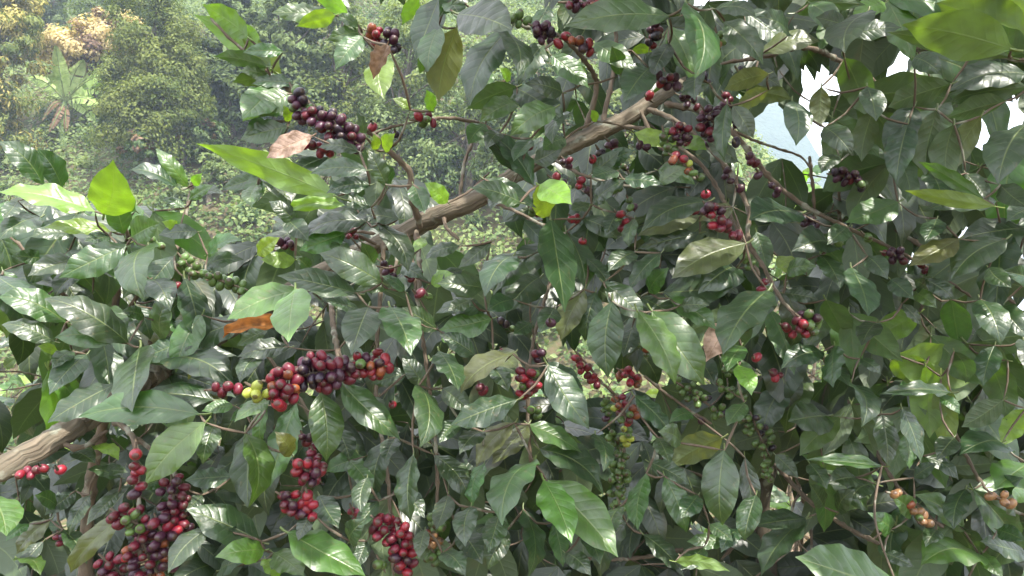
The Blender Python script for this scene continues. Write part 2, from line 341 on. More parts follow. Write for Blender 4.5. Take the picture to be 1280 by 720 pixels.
far_tree('pale_tree', 'pale yellowish tree behind the twig with a single dried leaf', 'tree', 505, 235, 120, 260, 'pale', .15, 200, 80, .0, 'green', .3, 3)
far_tree('pale_tree', 'light green hazy tree right of the hanging yellow-green leaf', 'tree', 585, 260, 130, 210, 'pale', .16, 180, 80, .0, 'vine', .3, 2)
far_tree('hillside_tree', 'hazy green tree seen behind the bare forked twigs at the centre', 'tree', 690, 260, 140, 220, 'vine', .17, 180, 80, .0, 'pale', .3, 3)
far_tree('hillside_tree', 'hazy tree showing through the leaves above the thick branch end', 'tree', 800, 250, 140, 210, 'green', .18, 160, 80, .0, 'pale', .3, 2)
far_tree('dark_tree', 'dark tree behind the cream-coloured crown at the top edge', 'tree', 150, 75, 140, 150, 'dark', .18, 150, 80, .0, lobes=3)
far_tree('dark_tree', 'dark tree at the top edge behind the yellow-tipped corner tree', 'tree', 62, 60, 90, 130, 'dark', .18, 110, 80, .0, lobes=3)
# creepers and undergrowth covering the slope
N_ = 210000
gx = rng.uniform(-42, 15, N_); gy = rng.uniform(15, 64, N_); keep = np.abs(gx) < gy * .78; gx, gy = gx[keep], gy[keep]
cn = np.array([noise.noise(Vector((a * .5, b * .5, 0))) for a, b in zip(gx, gy)])
gz = terrain(gx, gy) + (.25 + .55 * np.clip(cn + .3, 0, 1)) * rng.random(len(gx)) ** .6
pp = np.stack([gx, gy, gz], -1)
cxy = np.stack([rng.uniform(-26, 9, 900), rng.uniform(16, 46, 900)], -1); cs = rng.uniform(.35, 1.0, 900)
cc = np.stack([cxy[:, 0], cxy[:, 1], terrain(cxy[:, 0], cxy[:, 1]) + cs * .35], -1)
o_ = rng.normal(size=(900, 95, 3)); o_ /= np.linalg.norm(o_, axis=2)[..., None]; o_[..., 2] = np.abs(o_[..., 2]) * .9
pc = (cc[:, None] + o_ * (rng.random((900, 95, 1)) ** .3) * cs[:, None, None]).reshape(-1, 3)
pp = np.concatenate([pp, pc]); cn = np.concatenate([cn, np.repeat(rng.normal(.05, .3, 900), 95)]); gx = np.concatenate([gx, pc[:, 0]]); nn = rng.normal(0, .5, pp.shape); nn[:, 2] += .8; nn[:, 1] -= .5
v, f = kites(pp, nn, .155 * rng.uniform(.6, 1.5, len(pp)), .65, .5)
me = mesh_np('ground_cover', v, f, FG['vine'], False); me.materials.append(FG['pale'])
me.polygons.foreach_set('material_index', ((cn + .25 * rng.normal(size=len(cn)) + (gx > -6) * .25) > .12).astype(np.int32))
tag(link('ground_cover', me), 'leafy creepers and undergrowth carpeting the steep hillside', None, None, 'stuff')

# the banana plant
def banana():
    b = hit(84, 178); b.y -= .3; b.z += .0; s = b.y / F
    root = empty('banana_plant', b); tag(root, 'banana plant with ragged pale green fronds on the hillside', 'banana plant')
    FM = far_leaf_material('banana_frond', (.26, .38, .11), (.42, .52, .2), 1.0, .35, .5); DM = FG['brown']
    g = Geo(); tube(g, [(0, 0, -.6), (.02, 0, .5), (.1, 0, 1.55)], [.17, .14, .08], 9, .15); link('pseudostem', g.mesh('pseudostem', GREENTWIG), None, root)
    base = np.array((.1, 0, 1.5))
    fr = [(-.05, 2.0, .3), (.7, 1.6, .35), (1.75, 1.2, .32), (2.1, .85, .34), (2.0, .35, .34), (1.6, -.35, .3), (-.55, 1.25, .35), (-1.1, .75, .3), (1.1, -.75, .28)]
    def frond(tx, tz, wd, mat, nm):
        tip = base + np.array((tx, rng.uniform(-.7, .1), tz)); n = 26; t = np.linspace(0, 1, n)
        mid = base + (tip - base) * t[:, None]; mid[:, 2] += .28 * np.sin(t * 3.1) * (abs(tx) > .2)
        tg = np.gradient(mid, axis=0); tg /= np.linalg.norm(tg, axis=1)[:, None]
        sv_ = np.cross(tg, np.array((.1, -1, .55))); sv_ /= np.linalg.norm(sv_, axis=1)[:, None]; nv = np.cross(sv_, tg)
        wdt = wd * np.sin(np.clip((t - .08) / .92, 0, 1) ** .7 * math.pi) ** .6
        V, Fc = [], []
        for i in range(2, n - 1):                # lamina torn into strips on both sides
            for sg in (-1, 1):
                if rng.random() < .07: continue
                dr = rng.uniform(.1, .45); k = len(V)
                e = mid[i] + sg * sv_[i] * wdt[i] * (1 - .2 * dr) - nv[i] * wdt[i] * dr; e2 = mid[i + 1] + sg * sv_[i + 1] * wdt[i + 1] * (1 - .2 * dr) - nv[i + 1] * wdt[i + 1] * dr
                sh = tg[i] * wdt[i] * .25
                V += [mid[i], mid[i + 1], e2 + sh - (e2 - e) * .12, e + sh]; Fc.append((k, k + 1, k + 2, k + 3))
        fo = link(nm, mesh_np(nm, np.array(V), np.array(Fc), mat, False), None, root)
        g = Geo(); tube(g, [mid[0], mid[8], mid[16], mid[-1]], [.035, .025, .018, .006], 5, .2); link('midrib', g.mesh('midrib', FG['pale']), None, fo)
        return fo
    for a in fr: frond(a[0] * 1.0, a[1] * 1.0, a[2] * 1.0, FM, 'frond')
    for a in [(-.45, -1.1, .16), (-.2, -1.3, .16), (-.75, -.8, .14), (.15, -1.2, .14)]: frond(*a, DM, 'dead_frond')['label'] = 'dry brown hanging frond'
banana()

# ------------------------------------------------------------------ coffee leaf meshes (shared by all copies)
US = [0, .03, .1, .2, .3, .42, .55, .68, .78, .86, .92, .97, 1]; WS = [.03, .11, .42, .75, .94, 1.0, .96, .82, .62, .38, .18, .07, .012]
def leaf_mesh(i, bend, fold, wave, sway, twist, mat, curl=0.):
    nu, nv = 25, 9; u = np.linspace(0, 1, nu) ** .95; v = np.linspace(-1, 1, nv)
    wd = np.interp(u, US, WS) * .5
    th = np.cumsum(np.r_[0, np.full(nu - 1, bend / (nu - 1))] * (.4 + 1.2 * u)); ds = np.diff(u, prepend=0)
    cx_ = np.cumsum(np.cos(th) * ds); cz = -np.cumsum(np.sin(th) * ds)
    ph = rng.uniform(0, 6); k = rng.uniform(2.8, 4.2)
    V = np.zeros((nu, nv, 3)); aw = .42
    for a in range(nu):
        for b in range(nv):
            s_ = v[b]; y = s_ * wd[a]; av = abs(s_)
            edge = wave * av ** 2.2 * math.sin(k * 2 * math.pi * u[a] + ph + (1.3 if s_ > 0 else 0)) * min(1, wd[a] * 3.5)
            corr = .0045 * av * (1 - .4 * av) * abs(math.sin(math.pi * 9 * (u[a] - .16 * av))) * min(1, wd[a] * 3)
            up = abs(y) * math.tan(fold) * (1 - .45 * av) + edge / aw * 1.0 + corr - curl * y * y * 2
            # z in units of length; y gets scaled by the leaf width later
            up *= aw
            nx, nz = math.sin(th[a]), math.cos(th[a]); tw = twist * (u[a] - .4)
            yy = y * math.cos(tw); zz = up + y * math.sin(tw) * aw
            V[a, b] = (cx_[a] + nx * zz, yy + sway / aw * math.sin(u[a] * math.pi) * .5, cz[a] + nz * zz)
    tip = V[-1, nv // 2].copy(); tip[1] = 0; L = math.hypot(tip[0], tip[2]); c, s = tip[0] / L, tip[2] / L
    x, z = V[..., 0].copy(), V[..., 2].copy(); V[..., 0] = (c * x + s * z) / L; V[..., 2] = (-s * x + c * z) / L
    g = Geo(); uv = np.stack(np.meshgrid(u, (v + 1) / 2, indexing='ij'), -1)
    g.grid(V.reshape(-1, 3), nu, nv, uv.reshape(-1, 2), False)
    # fix orientation: upper side is +z
    g.Fc[0] = g.Fc[0][:, ::-1] if True else g.Fc[0]
    pt = np.array([[-.10, 0, .01], [-.05, 0, -.006], [.02, 0, -.004]]); th3 = np.linspace(0, 6.2832, 5, endpoint=False)
    pv = np.stack([np.repeat(pt[:, :1], 5, 1), pt[:, 1:2] + .03 * np.cos(th3)[None], pt[:, 2:] + .012 * np.sin(th3)[None]], -1)
    g.grid(pv.reshape(-1, 3), 3, 5, np.full((15, 2), .5))
    me = g.mesh('coffee_leaf', mat)
    nz = sum(p.normal.z for p in me.polygons[:150])
    if nz < 0: me.flip_normals()
    return me
LM = [leaf_mesh(i, rng.uniform(.2, 1.35), R(rng.uniform(8, 26)), rng.uniform(.014, .032), rng.normal(0, .05), rng.normal(0, .35), LEAF, rng.uniform(0, .25)) for i in range(16)]
DM = [leaf_mesh(i, rng.uniform(.8, 1.8), R(rng.uniform(30, 55)), .05, rng.normal(0, .08), rng.normal(0, 1.0), DRYLEAF) for i in range(4)]
PM = [leaf_mesh(i, rng.uniform(.3, .9), R(rng.uniform(8, 20)), .03, rng.normal(0, .05), rng.normal(0, .4), DRYLEAF) for i in range(3)]
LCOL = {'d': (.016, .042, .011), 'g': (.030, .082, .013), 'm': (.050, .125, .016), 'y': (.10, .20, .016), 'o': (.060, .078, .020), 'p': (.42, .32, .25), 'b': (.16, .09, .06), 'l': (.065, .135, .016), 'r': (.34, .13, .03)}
class Tree:
    def __init__(s, name, label, cat, base):
        s.root = empty(name, base); tag(s.root, label, cat); s.base = Vector(base); s.nodes = []; s.bases = []; s.nleaf = 0; s.stuff = []
    def leaf(s, b, t, w, col, flags='', roll=None, dz=None, stuff=False):
        """b, t world points of base and tip; w visible width in metres"""
        ax = t - b; Ln = ax.length; ax.normalize()
        v = (Vector((0, 0, CAM_Z)) - (b + t) / 2).normalized(); f = (v - ax * v.dot(ax))
        f = f.normalized() if f.length > 1e-3 else ax.orthogonal().normalized()
        sd_ = ax.cross(f)
        if roll is None: roll = R(random.uniform(28, 52)) if 'G' in flags else R(random.uniform(12, 34))
        sgn = 1 if sd_.z > 0 else -1
        if 'u' in flags: n = -(f * math.cos(roll) - sd_ * sgn * math.sin(roll))
        else: n = f * math.cos(roll) + sd_ * sgn * math.sin(roll)
        side = n.cross(ax)
        W = min(1.2 * w / math.cos(roll), .52 * Ln)
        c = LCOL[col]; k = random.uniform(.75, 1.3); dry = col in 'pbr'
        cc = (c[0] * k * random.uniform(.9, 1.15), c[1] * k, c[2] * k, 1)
        M = Matrix(((ax.x * Ln, side.x * W, n.x * Ln, b.x), (ax.y * Ln, side.y * W, n.y * Ln, b.y), (ax.z * Ln, side.z * W, n.z * Ln, b.z), (0, 0, 0, 1)))
        s.bases.append(np.array(b))
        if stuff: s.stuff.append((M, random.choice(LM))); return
        o = bpy.data.objects.new('leaf', random.choice(PM if col == 'p' else DM if dry else LM)); COL.objects.link(o); o.parent = s.root
        M.translation -= s.base; o.matrix_basis = M; o.color = cc; s.nleaf += 1
        if dry: o['label'] = {'p': 'pale withered leaf', 'b': 'dried brown hanging leaf', 'r': 'dry curled orange leaf'}[col]
        return o
    def branch(s, name, pts, rad, mat=TWIG, sides=8, knots=0, bark=0, step=.012, jitter=0.):
        g = Geo(); p = tube(g, [np.array(P(*q)) - np.array(s.base) for q in pts], rad, sides, step, bark, knots, jitter)
        s.nodes += [q + np.array(s.base) for q in p[::4]]
        return link(name, g.mesh(name, mat), None, s.root)
    def twigs(s, maxlen=.3):
        """thin twigs growing out from the branches to every leaf stalk"""
        if not s.bases: return
        A = np.array(s.nodes if s.nodes else [s.bases[0]]); B = np.array(s.bases); todo = np.ones(len(B), bool)
        dist = np.full(len(B), 1e9); near = np.zeros((len(B), 3))
        for q in A:
            d = np.linalg.norm(B - q, axis=1); m = d < dist; dist[m] = d[m]; near[m] = q
        g = Geo()
        while todo.any():
            k = int(np.argmin(np.where(todo, dist, 1e9))); todo[k] = False
            a, b = near[k], B[k]; L = np.linalg.norm(b - a)
            if .008 < L < maxlen:
                m = (a + b) / 2 + np.array((0, 0.0, -.05 * L)) + rng.normal(0, .05 * L, 3)
                tube(g, [a - np.array(s.base), m - np.array(s.base), b - np.array(s.base)], [.0026, .0021, .0016], 5, .03)
            d = np.linalg.norm(B - B[k], axis=1) ; m = d < dist; dist[m] = d[m]; near[m] = B[k]
        if g.n: tag(link('twigs', g.mesh('twigs', TWIG), None, s.root), kind='stuff')
    def finish(s):
        s.twigs()
        if not s.stuff: return
        V, Fc, UV, n = [], [], [], 0
        cache = {}
        for M, me in s.stuff:
            if me.name not in cache:
                co = np.empty(len(me.vertices) * 3, np.float32); me.vertices.foreach_get('co', co); co = co.reshape(-1, 3)
                grid = co[:225].reshape(25, 9, 3)[::3, ::2].reshape(-1, 3)                        # lighter copy
                u, v = np.meshgrid(np.linspace(0, 1, 25)[::3], np.linspace(0, 1, 9)[::2], indexing='ij')
                cache[me.name] = (grid, np.stack([u, v], -1).reshape(-1, 2))
            co, uv = cache[me.name]; m = np.array(M); V.append(co @ m[:3, :3].T + m[:3, 3] - np.array(s.base)); UV.append(uv)
            i = np.arange(8)[:, None] * 5 + np.arange(4)[None]; f = np.stack([i, i + 5, i + 6, i + 1], -1).reshape(-1, 4)[:, ::1] + n; Fc.append(f); n += 45
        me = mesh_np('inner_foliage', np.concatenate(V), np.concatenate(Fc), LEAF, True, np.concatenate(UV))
        o = link('inner_foliage', me, None, s.root); o.color = (*[c * .7 for c in LCOL['d']], 1); tag(o, kind='stuff')  # inner leaves coloured darker, painting in the shade of the gaps

def gz_(x, y): return float(terrain(x, y))
bx_, by_ = P(-70, 640, 1.2).xy
main = Tree('coffee_tree', 'coffee tree with a thick bare leaning branch and many clusters of red and purple cherries', 'coffee tree', (bx_, by_, gz_(bx_, by_)))
bx_, by_ = P(100, 640, 1.75).xy
left = Tree('coffee_bush', 'leafy coffee bush with broad grey-green leaves and a lime upright leaf at the left edge', 'coffee bush', (bx_, by_, gz_(bx_, by_)))
bx_, by_ = P(962, 720, 1.95).xy
right = Tree('coffee_tree', 'shady coffee tree on the right with hanging dark leaves against white sky', 'coffee tree', (bx_, by_, gz_(bx_, by_)))

# ------------------------------------------------------------------ branches (pixel x, pixel y, metres away)
main.branch('trunk', [(-75, 632, 1.2), (-20, 598, 1.22), (60, 554, 1.29), (150, 496, 1.4), (240, 440, 1.62), (330, 385, 1.72), (430, 325, 1.68), (505, 290, 1.58), (552, 266, 1.55), (600, 247, 1.56), (655, 212, 1.58), (720, 178, 1.6), (775, 152, 1.62), (808, 132, 1.64), (862, 98, 1.72)],
            [.024, .0215, .02, .019, .020, .020, .020, .0205, .0215, .0195, .0165, .018, .0165, .017, .008], BARK, 22, 0, .26, .009, .0012)
main.branch('stem', [(-75, 632, 1.2), (-78, 800, 1.18), (-72, 1200, 1.2), (-70, 1700, 1.2)], [.027, .034, .04, .05], BARK, 16, 0, .2, .03)
for pts, r0, r1 in [
    ([(468, 166, 1.42), (505, 155, 1.46), (540, 148, 1.5), (575, 149, 1.54), (610, 160, 1.58), (650, 200, 1.6)], .0022, .0045),
    ([(525, 285, 1.52), (514, 240, 1.46), (512, 215, 1.44), (488, 190, 1.42), (462, 165, 1.4), (420, 150, 1.3), (372, 120, 1.25), (345, 100, 1.25), (300, 60, 1.25), (262, 22, 1.25)], .007, .002),
    ([(575, 250, 1.55), (580, 205, 1.6), (592, 175, 1.62)], .004, .003), ([(570, 255, 1.55), (612, 215, 1.62)], .003, .002),
    ([(730, 165, 1.6), (742, 130, 1.6), (745, 100, 1.58), (728, 72, 1.5), (705, 48, 1.42), (680, 40, 1.36), (640, 28, 1.34), (600, 20, 1.34)], .006, .003),
    ([(752, 158, 1.62), (765, 100, 1.66), (770, 60, 1.7), (768, 20, 1.7)], .0055, .004),
    ([(800, 138, 1.62), (822, 180, 1.58), (850, 200, 1.5), (870, 225, 1.45)], .0045, .003),
    ([(810, 136, 1.62), (850, 155, 1.58), (905, 205, 1.52), (935, 262, 1.48), (935, 300, 1.44), (958, 340, 1.4), (975, 372, 1.36), (1000, 400, 1.3)], .0058, .003),
    ([(830, 130, 1.64), (880, 140, 1.62), (920, 170, 1.6), (965, 225, 1.6), (1010, 260, 1.58), (1060, 285, 1.56), (1110, 308, 1.55), (1160, 335, 1.55), (1215, 372, 1.55)], .0068, .0025),
    ([(870, 138, 1.64), (920, 165, 1.66), (955, 180, 1.68), (1000, 195, 1.7), (1012, 210, 1.7)], .004, .002),
    ([(780, 158, 1.6), (815, 165, 1.56), (870, 200, 1.5), (905, 250, 1.45), (930, 310, 1.4), (950, 345, 1.38)], .0045, .003),
    ([(690, 197, 1.58), (720, 215, 1.54), (760, 228, 1.5), (800, 235, 1.48)], .004, .0025),
    ([(600, 246, 1.56), (640, 262, 1.52), (680, 282, 1.48), (700, 290, 1.45)], .004, .0025),
    ([(555, 268, 1.55), (558, 285, 1.5), (575, 300, 1.47)], .004, .003), ([(520, 288, 1.54), (524, 330, 1.48), (524, 372, 1.4)], .0052, .004),
    ([(430, 326, 1.54), (415, 380, 1.45), (422, 440, 1.3), (425, 480, 1.2)], .006, .004),
    ([(470, 305, 1.54), (440, 290, 1.5), (470, 292, 1.5)], .004, .003), ([(500, 290, 1.55), (495, 330, 1.5), (490, 360, 1.47)], .004, .003),
    ([(690, 345, 1.5), (678, 385, 1.45), (668, 420, 1.4), (661, 470, 1.33), (660, 520, 1.33), (664, 580, 1.33)], .0035, .003),
    ([(700, 290, 1.45), (692, 330, 1.46), (690, 345, 1.48)], .003, .003),
    ([(70, 550, 1.3), (100, 560, 1.3), (135, 538, 1.35)], .005, .004), ([(130, 520, 1.33), (165, 545, 1.25), (172, 600, 1.2), (175, 700, 1.18)], .005, .003),
    ([(165, 545, 1.27), (218, 590, 1.22), (205, 650, 1.2)], .004, .003), ([(300, 400, 1.48), (375, 500, 1.4), (390, 550, 1.35), (372, 640, 1.28)], .004, .003),
    ([(480, 300, 1.55), (470, 480, 1.5), (485, 600, 1.4), (492, 720, 1.35)], .005, .003), ([(510, 290, 1.56), (545, 560, 1.5), (542, 700, 1.42)], .004, .003),
    ([(720, 440, 1.6), (745, 470, 1.6), (780, 520, 1.6), (772, 640, 1.6)], .003, .003), ([(805, 470, 1.65), (850, 505, 1.62), (890, 530, 1.6)], .003, .003)]:
    n = len(pts); main.branch('branch', pts, list(np.linspace(r0, r1, n)), TWIG, 8, .035, 0, .008, .0006)
left.branch('stem', [(100, 1400, 1.75), (105, 900, 1.75), (110, 640, 1.72), (130, 520, 1.65), (140, 420, 1.6), (150, 330, 1.55), (152, 292, 1.5)], [.02, .018, .014, .01, .008, .006, .004], TWIG, 8, .05)
for pts in [[(140, 420, 1.6), (190, 440, 1.5), (185, 425, 1.45)], [(130, 500, 1.65), (140, 440, 1.5), (100, 440, 1.42)], [(150, 330, 1.55), (160, 295, 1.45), (140, 262, 1.42)],
            [(140, 420, 1.6), (195, 340, 1.55), (240, 335, 1.48), (300, 362, 1.42)], [(150, 330, 1.55), (215, 320, 1.7), (238, 240, 1.8), (240, 222, 1.8)], [(140, 420, 1.6), (60, 350, 1.5), (20, 300, 1.5)]]:
    left.branch('branch', pts, list(np.linspace(.005, .003, len(pts))), TWIG, 7, .04)
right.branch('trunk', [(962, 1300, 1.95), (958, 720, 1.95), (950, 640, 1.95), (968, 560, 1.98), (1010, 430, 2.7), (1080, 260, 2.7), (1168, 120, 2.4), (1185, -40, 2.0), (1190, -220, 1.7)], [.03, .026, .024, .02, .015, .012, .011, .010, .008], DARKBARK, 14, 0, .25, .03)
for pts, r0, r1 in [
    ([(960, 570, 1.9), (1010, 625, 1.7), (1060, 660, 1.6), (1100, 680, 1.5)], .006, .004), ([(1000, 615, 1.75), (990, 640, 1.7), (1002, 690, 1.7)], .003, .002),
    ([(1120, 120, 1.8), (1020, 62, 1.5), (960, 70, 1.45), (900, 80, 1.5)], .006, .003), ([(1130, 60, 1.75), (1200, 60, 1.4), (1300, 80, 1.2)], .008, .004),
    ([(1020, 400, 1.9), (1100, 430, 1.7), (1180, 520, 1.6), (1240, 620, 1.5), (1330, 660, 1.4)], .005, .003), ([(1080, 260, 1.9), (1140, 300, 1.75), (1220, 350, 1.7), (1270, 380, 1.65)], .006, .003),
    ([(1060, 500, 1.85), (1110, 590, 1.6), (1145, 630, 1.5), (1180, 660, 1.45)], .004, .003), ([(1050, 300, 1.9), (1049, 240, 1.75), (1048, 200, 1.72)], .0045, .003),
    ([(965, 640, 1.95), (930, 670, 1.85), (900, 700, 1.8)], .006, .004), ([(965, 600, 1.95), (900, 600, 1.9), (850, 585, 1.85)], .006, .003), ([(955, 660, 1.95), (840, 690, 1.9), (760, 700, 1.85), (700, 690, 1.8)], .006, .003),
    ([(980, 560, 1.95), (1010, 640, 1.9), (1015, 700, 1.85)], .004, .003), ([(1012, 195, 1.72), (1018, 260, 1.75), (1020, 330, 1.85)], .004, .003), ([(1150, -40, 1.7), (1200, -60, 1.3), (1290, 20, 1.1)], .008, .004)]:
    right.branch('branch', pts, list(np.linspace(r0, r1, len(pts))), TWIG, 8, .04, 0, .008, .0006)

# sight lines that stay open between the leaves
OPEN = [(0, 0), (700, 0), (705, 130), (640, 215), (648, 345), (560, 330), (500, 230), (430, 150), (330, 195), (322, 330), (235, 335), (205, 215), (0, 175)]
GAPS = [(1003, 108, 20), (1025, 112, 18), (1048, 115, 18), (1018, 180, 26), (980, 145, 24), (1105, 75, 18), (1118, 105, 30), (1135, 95, 26), (1215, 70, 20), (1250, 155, 26), (1232, 185, 20), (1235, 232, 16), (1275, 145, 20), (958, 168, 38), (945, 215, 36), (1000, 250, 26), (1060, 258, 16), (950, 250, 22),
        (720, 452, 30), (1000, 468, 32), (962, 640, 40), (985, 690, 26), (695, 690, 22), (738, 545, 24), (980, 600, 22), (800, 470, 22), (20, 455, 48), (20, 520, 40), (50, 640, 30), (915, 370, 16), (830, 560, 16), (1085, 620, 22), (1100, 200, 12), (1150, 350, 10), (1120, 390, 12), (870, 660, 18), (560, 690, 16), (1240, 700, 20), (640, 700, 16), (760, 130, 26), (820, 640, 16)]
def inside(poly, x, y):
    c = False; j = len(poly) - 1
    for i in range(len(poly)):
        (a, b), (e, f) = poly[i], poly[j]
        if (b > y) != (f > y) and x < (e - a) * (y - b) / (f - b) + a: c = not c
        j = i
    return c
def ok(x0, y0, x1, y1, slack=1.0):
    for t in (0, .5, 1):
        x, y = x0 + (x1 - x0) * t, y0 + (y1 - y0) * t
        if inside(OPEN, x, y): return False
        for a, b, r in GAPS:
            if (x - a) ** 2 + (y - b) ** 2 < (r * slack * (1.4 if y < 260 and x > 985 else 1)) ** 2: return False
    return True

# ------------------------------------------------------------------ leaves seen one by one: base x y, tip x y, visible width, kind
K = 2.7706
def put(tree, ox, oy, d, text):
    i = 0
    for row in text.split(';'):
        q = row.split()
        if len(q) < 6: continue
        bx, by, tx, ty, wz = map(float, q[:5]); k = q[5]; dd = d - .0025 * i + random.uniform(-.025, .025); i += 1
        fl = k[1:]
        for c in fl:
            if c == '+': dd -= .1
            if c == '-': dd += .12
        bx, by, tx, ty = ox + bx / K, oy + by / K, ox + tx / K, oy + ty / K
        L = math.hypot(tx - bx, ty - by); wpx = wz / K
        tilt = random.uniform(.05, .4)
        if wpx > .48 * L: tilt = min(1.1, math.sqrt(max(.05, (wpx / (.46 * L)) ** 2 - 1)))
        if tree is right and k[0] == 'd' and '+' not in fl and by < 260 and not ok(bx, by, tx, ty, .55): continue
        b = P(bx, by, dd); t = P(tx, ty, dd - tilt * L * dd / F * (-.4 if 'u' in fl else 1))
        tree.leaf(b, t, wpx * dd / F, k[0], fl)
# top left, the lime shoot
put(main, 0, 0, 1.25, '''860 130 700 15 75 yu;942 240 670 50 85 yu;925 230 740 195 48 gu;945 270 805 285 62 gu;942 300 838 412 112 g;900 600 872 722 62 g;905 610 768 655 45 d;
 1165 680 680 497 88 yu+''')
put(main, 300, 0, 1.25, '''145 275 0 125 64 yu;60 160 -5 78 50 yu;110 272 0 245 62 g;185 290 40 292 52 dG;182 325 8 392 84 g;188 345 60 392 64 d;172 420 150 365 50 y;165 440 0 486 72 d;150 180 10 182 40 g;
 90 580 170 720 95 dG;60 640 40 720 70 g;100 420 20 470 60 d;120 330 10 420 70 y;
 250 470 92 548 64 p+;440 590 245 602 56 dG+;450 640 300 670 58 dG+;415 527 272 512 38 dG+;455 718 318 672 44 dG;505 640 445 520 64 d;470 520 462 462 36 y;500 522 538 462 48 y;520 640 470 560 60 d-;
 330 55 108 45 52 gG;375 52 250 -10 66 yu;330 52 195 92 52 yu;412 92 335 55 40 g;425 112 300 142 42 g;425 125 330 242 74 g;500 195 500 345 84 y;510 155 462 275 46 b+;
 590 380 528 342 34 y;670 385 645 310 50 y;720 702 638 632 60 y;430 470 400 385 26 dG;600 640 640 740 60 g''')
put(main, 300, 0, 1.3, '''620 -10 562 86 62 yu;660 170 622 256 60 gu;690 -10 610 205 95 dG;690 90 650 250 80 g;750 95 688 352 116 ou;750 -20 690 60 90 d;755 48 945 105 130 dG+;940 95 796 368 130 dG+;905 100 965 262 100 dG+;720 10 770 80 60 g;800 -30 730 20 60 d;
 860 300 940 390 80 g-;960 300 785 378 66 gu;960 350 830 425 70 g;870 250 800 330 60 g-;935 280 900 235 40 y-;965 600 838 450 62 dG;970 700 798 650 82 dG+;850 430 790 500 60 g-;900 460 850 520 60 d''')
# top centre
put(main, 620, 0, 1.32, '''600 55 235 92 92 g+;600 90 682 292 86 gG;660 12 688 272 136 gG+;180 20 130 130 60 d;170 150 80 300 76 dG;190 190 322 305 74 g;290 295 290 218 36 y;340 150 482 245 74 g;430 260 400 160 60 g;530 235 440 355 96 d;470 175 540 180 40 yu;
 60 300 242 432 84 d;230 320 100 290 70 d;205 372 48 472 80 g+;235 390 195 500 78 dG;120 480 60 560 60 dG;20 560 130 420 70 d-;130 640 -20 462 66 dG;-40 620 140 720 96 dG+;150 640 262 708 90 y+;600 150 540 270 60 d;
 335 705 446 625 80 dG;420 590 330 615 62 dG;800 360 792 560 50 dG;820 365 892 480 62 d;945 310 832 388 66 ou;945 255 790 312 60 ou;790 75 925 225 96 dG;760 30 900 60 66 dG;700 260 690 350 60 d;
 440 620 580 640 56 dG;560 640 660 580 50 g;740 290 640 330 44 d;560 170 620 250 60 d-;480 460 640 500 50 y-;640 480 730 520 60 y-;350 420 330 380 50 y-;840 560 720 480 50 d-;380 560 480 520 60 d-;130 560 240 500 70 d-;240 480 160 520 60 g-;560 590 690 640 60 g-;330 600 430 520 60 d-''')
# top right: shaded canopy seen from below
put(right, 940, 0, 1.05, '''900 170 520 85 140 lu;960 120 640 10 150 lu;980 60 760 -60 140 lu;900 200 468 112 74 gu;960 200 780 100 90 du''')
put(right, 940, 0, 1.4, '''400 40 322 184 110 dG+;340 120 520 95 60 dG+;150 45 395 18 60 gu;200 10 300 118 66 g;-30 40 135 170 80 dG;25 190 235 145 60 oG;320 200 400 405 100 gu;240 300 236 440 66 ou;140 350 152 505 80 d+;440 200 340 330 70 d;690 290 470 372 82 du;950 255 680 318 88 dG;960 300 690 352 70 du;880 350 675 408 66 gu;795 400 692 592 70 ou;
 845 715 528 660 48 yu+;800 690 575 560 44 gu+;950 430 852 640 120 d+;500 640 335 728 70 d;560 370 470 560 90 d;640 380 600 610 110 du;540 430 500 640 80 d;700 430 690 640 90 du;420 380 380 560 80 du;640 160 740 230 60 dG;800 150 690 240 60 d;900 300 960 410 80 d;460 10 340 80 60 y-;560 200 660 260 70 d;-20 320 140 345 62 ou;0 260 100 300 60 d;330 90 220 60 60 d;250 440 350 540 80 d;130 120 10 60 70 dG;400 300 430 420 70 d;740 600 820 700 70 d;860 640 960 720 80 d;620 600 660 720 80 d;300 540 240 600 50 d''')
# left bush
put(left, 0, 0, 1.42, '''150 640 -5 490 92 dG;215 655 128 512 104 dG;360 742 392 553 124 y+;470 730 375 648 78 g;650 650 540 515 46 g-;625 655 450 590 40 dG-;665 685 780 675 40 dG-;640 720 560 690 36 gG-;670 640 700 600 30 y-;655 690 740 640 34 g-''')
put(left, 0, 230, 1.42, '''330 95 -10 28 66 yG+;140 115 -10 200 105 dG;265 175 102 185 86 dG;60 60 10 120 60 d;385 165 150 150 46 y;430 175 382 12 84 g;455 185 555 135 82 g+;380 180 290 200 62 d;440 210 205 325 88 g+;280 265 95 320 112 dG;310 285 190 395 90 dG;360 260 440 330 70 d;
 510 215 500 405 140 dG+;605 250 490 410 80 dG;420 230 400 330 70 gG;520 330 590 440 80 d;685 165 548 178 70 dG-;640 325 692 572 112 dG;720 245 842 196 54 gG-;700 295 842 262 46 dG-;620 160 560 130 50 y-;
 445 552 152 398 96 dG+;228 480 -10 392 84 gG+;190 545 5 488 90 dG+;395 545 190 532 74 g+;-10 320 145 425 90 dG;10 300 60 420 60 g;560 545 600 380 66 gG;580 460 630 400 54 d;600 470 640 560 60 g;690 540 640 580 40 dG;350 430 440 520 70 d;
 485 565 458 790 185 dG+;300 590 170 730 110 dG;200 580 130 562 44 y-;560 610 810 705 120 dG;250 580 180 640 70 d;500 460 420 440 60 d;320 380 240 420 60 d-;470 420 520 540 60 d-;240 230 330 300 60 d-;160 260 40 250 70 d-;120 440 40 420 60 d-''')
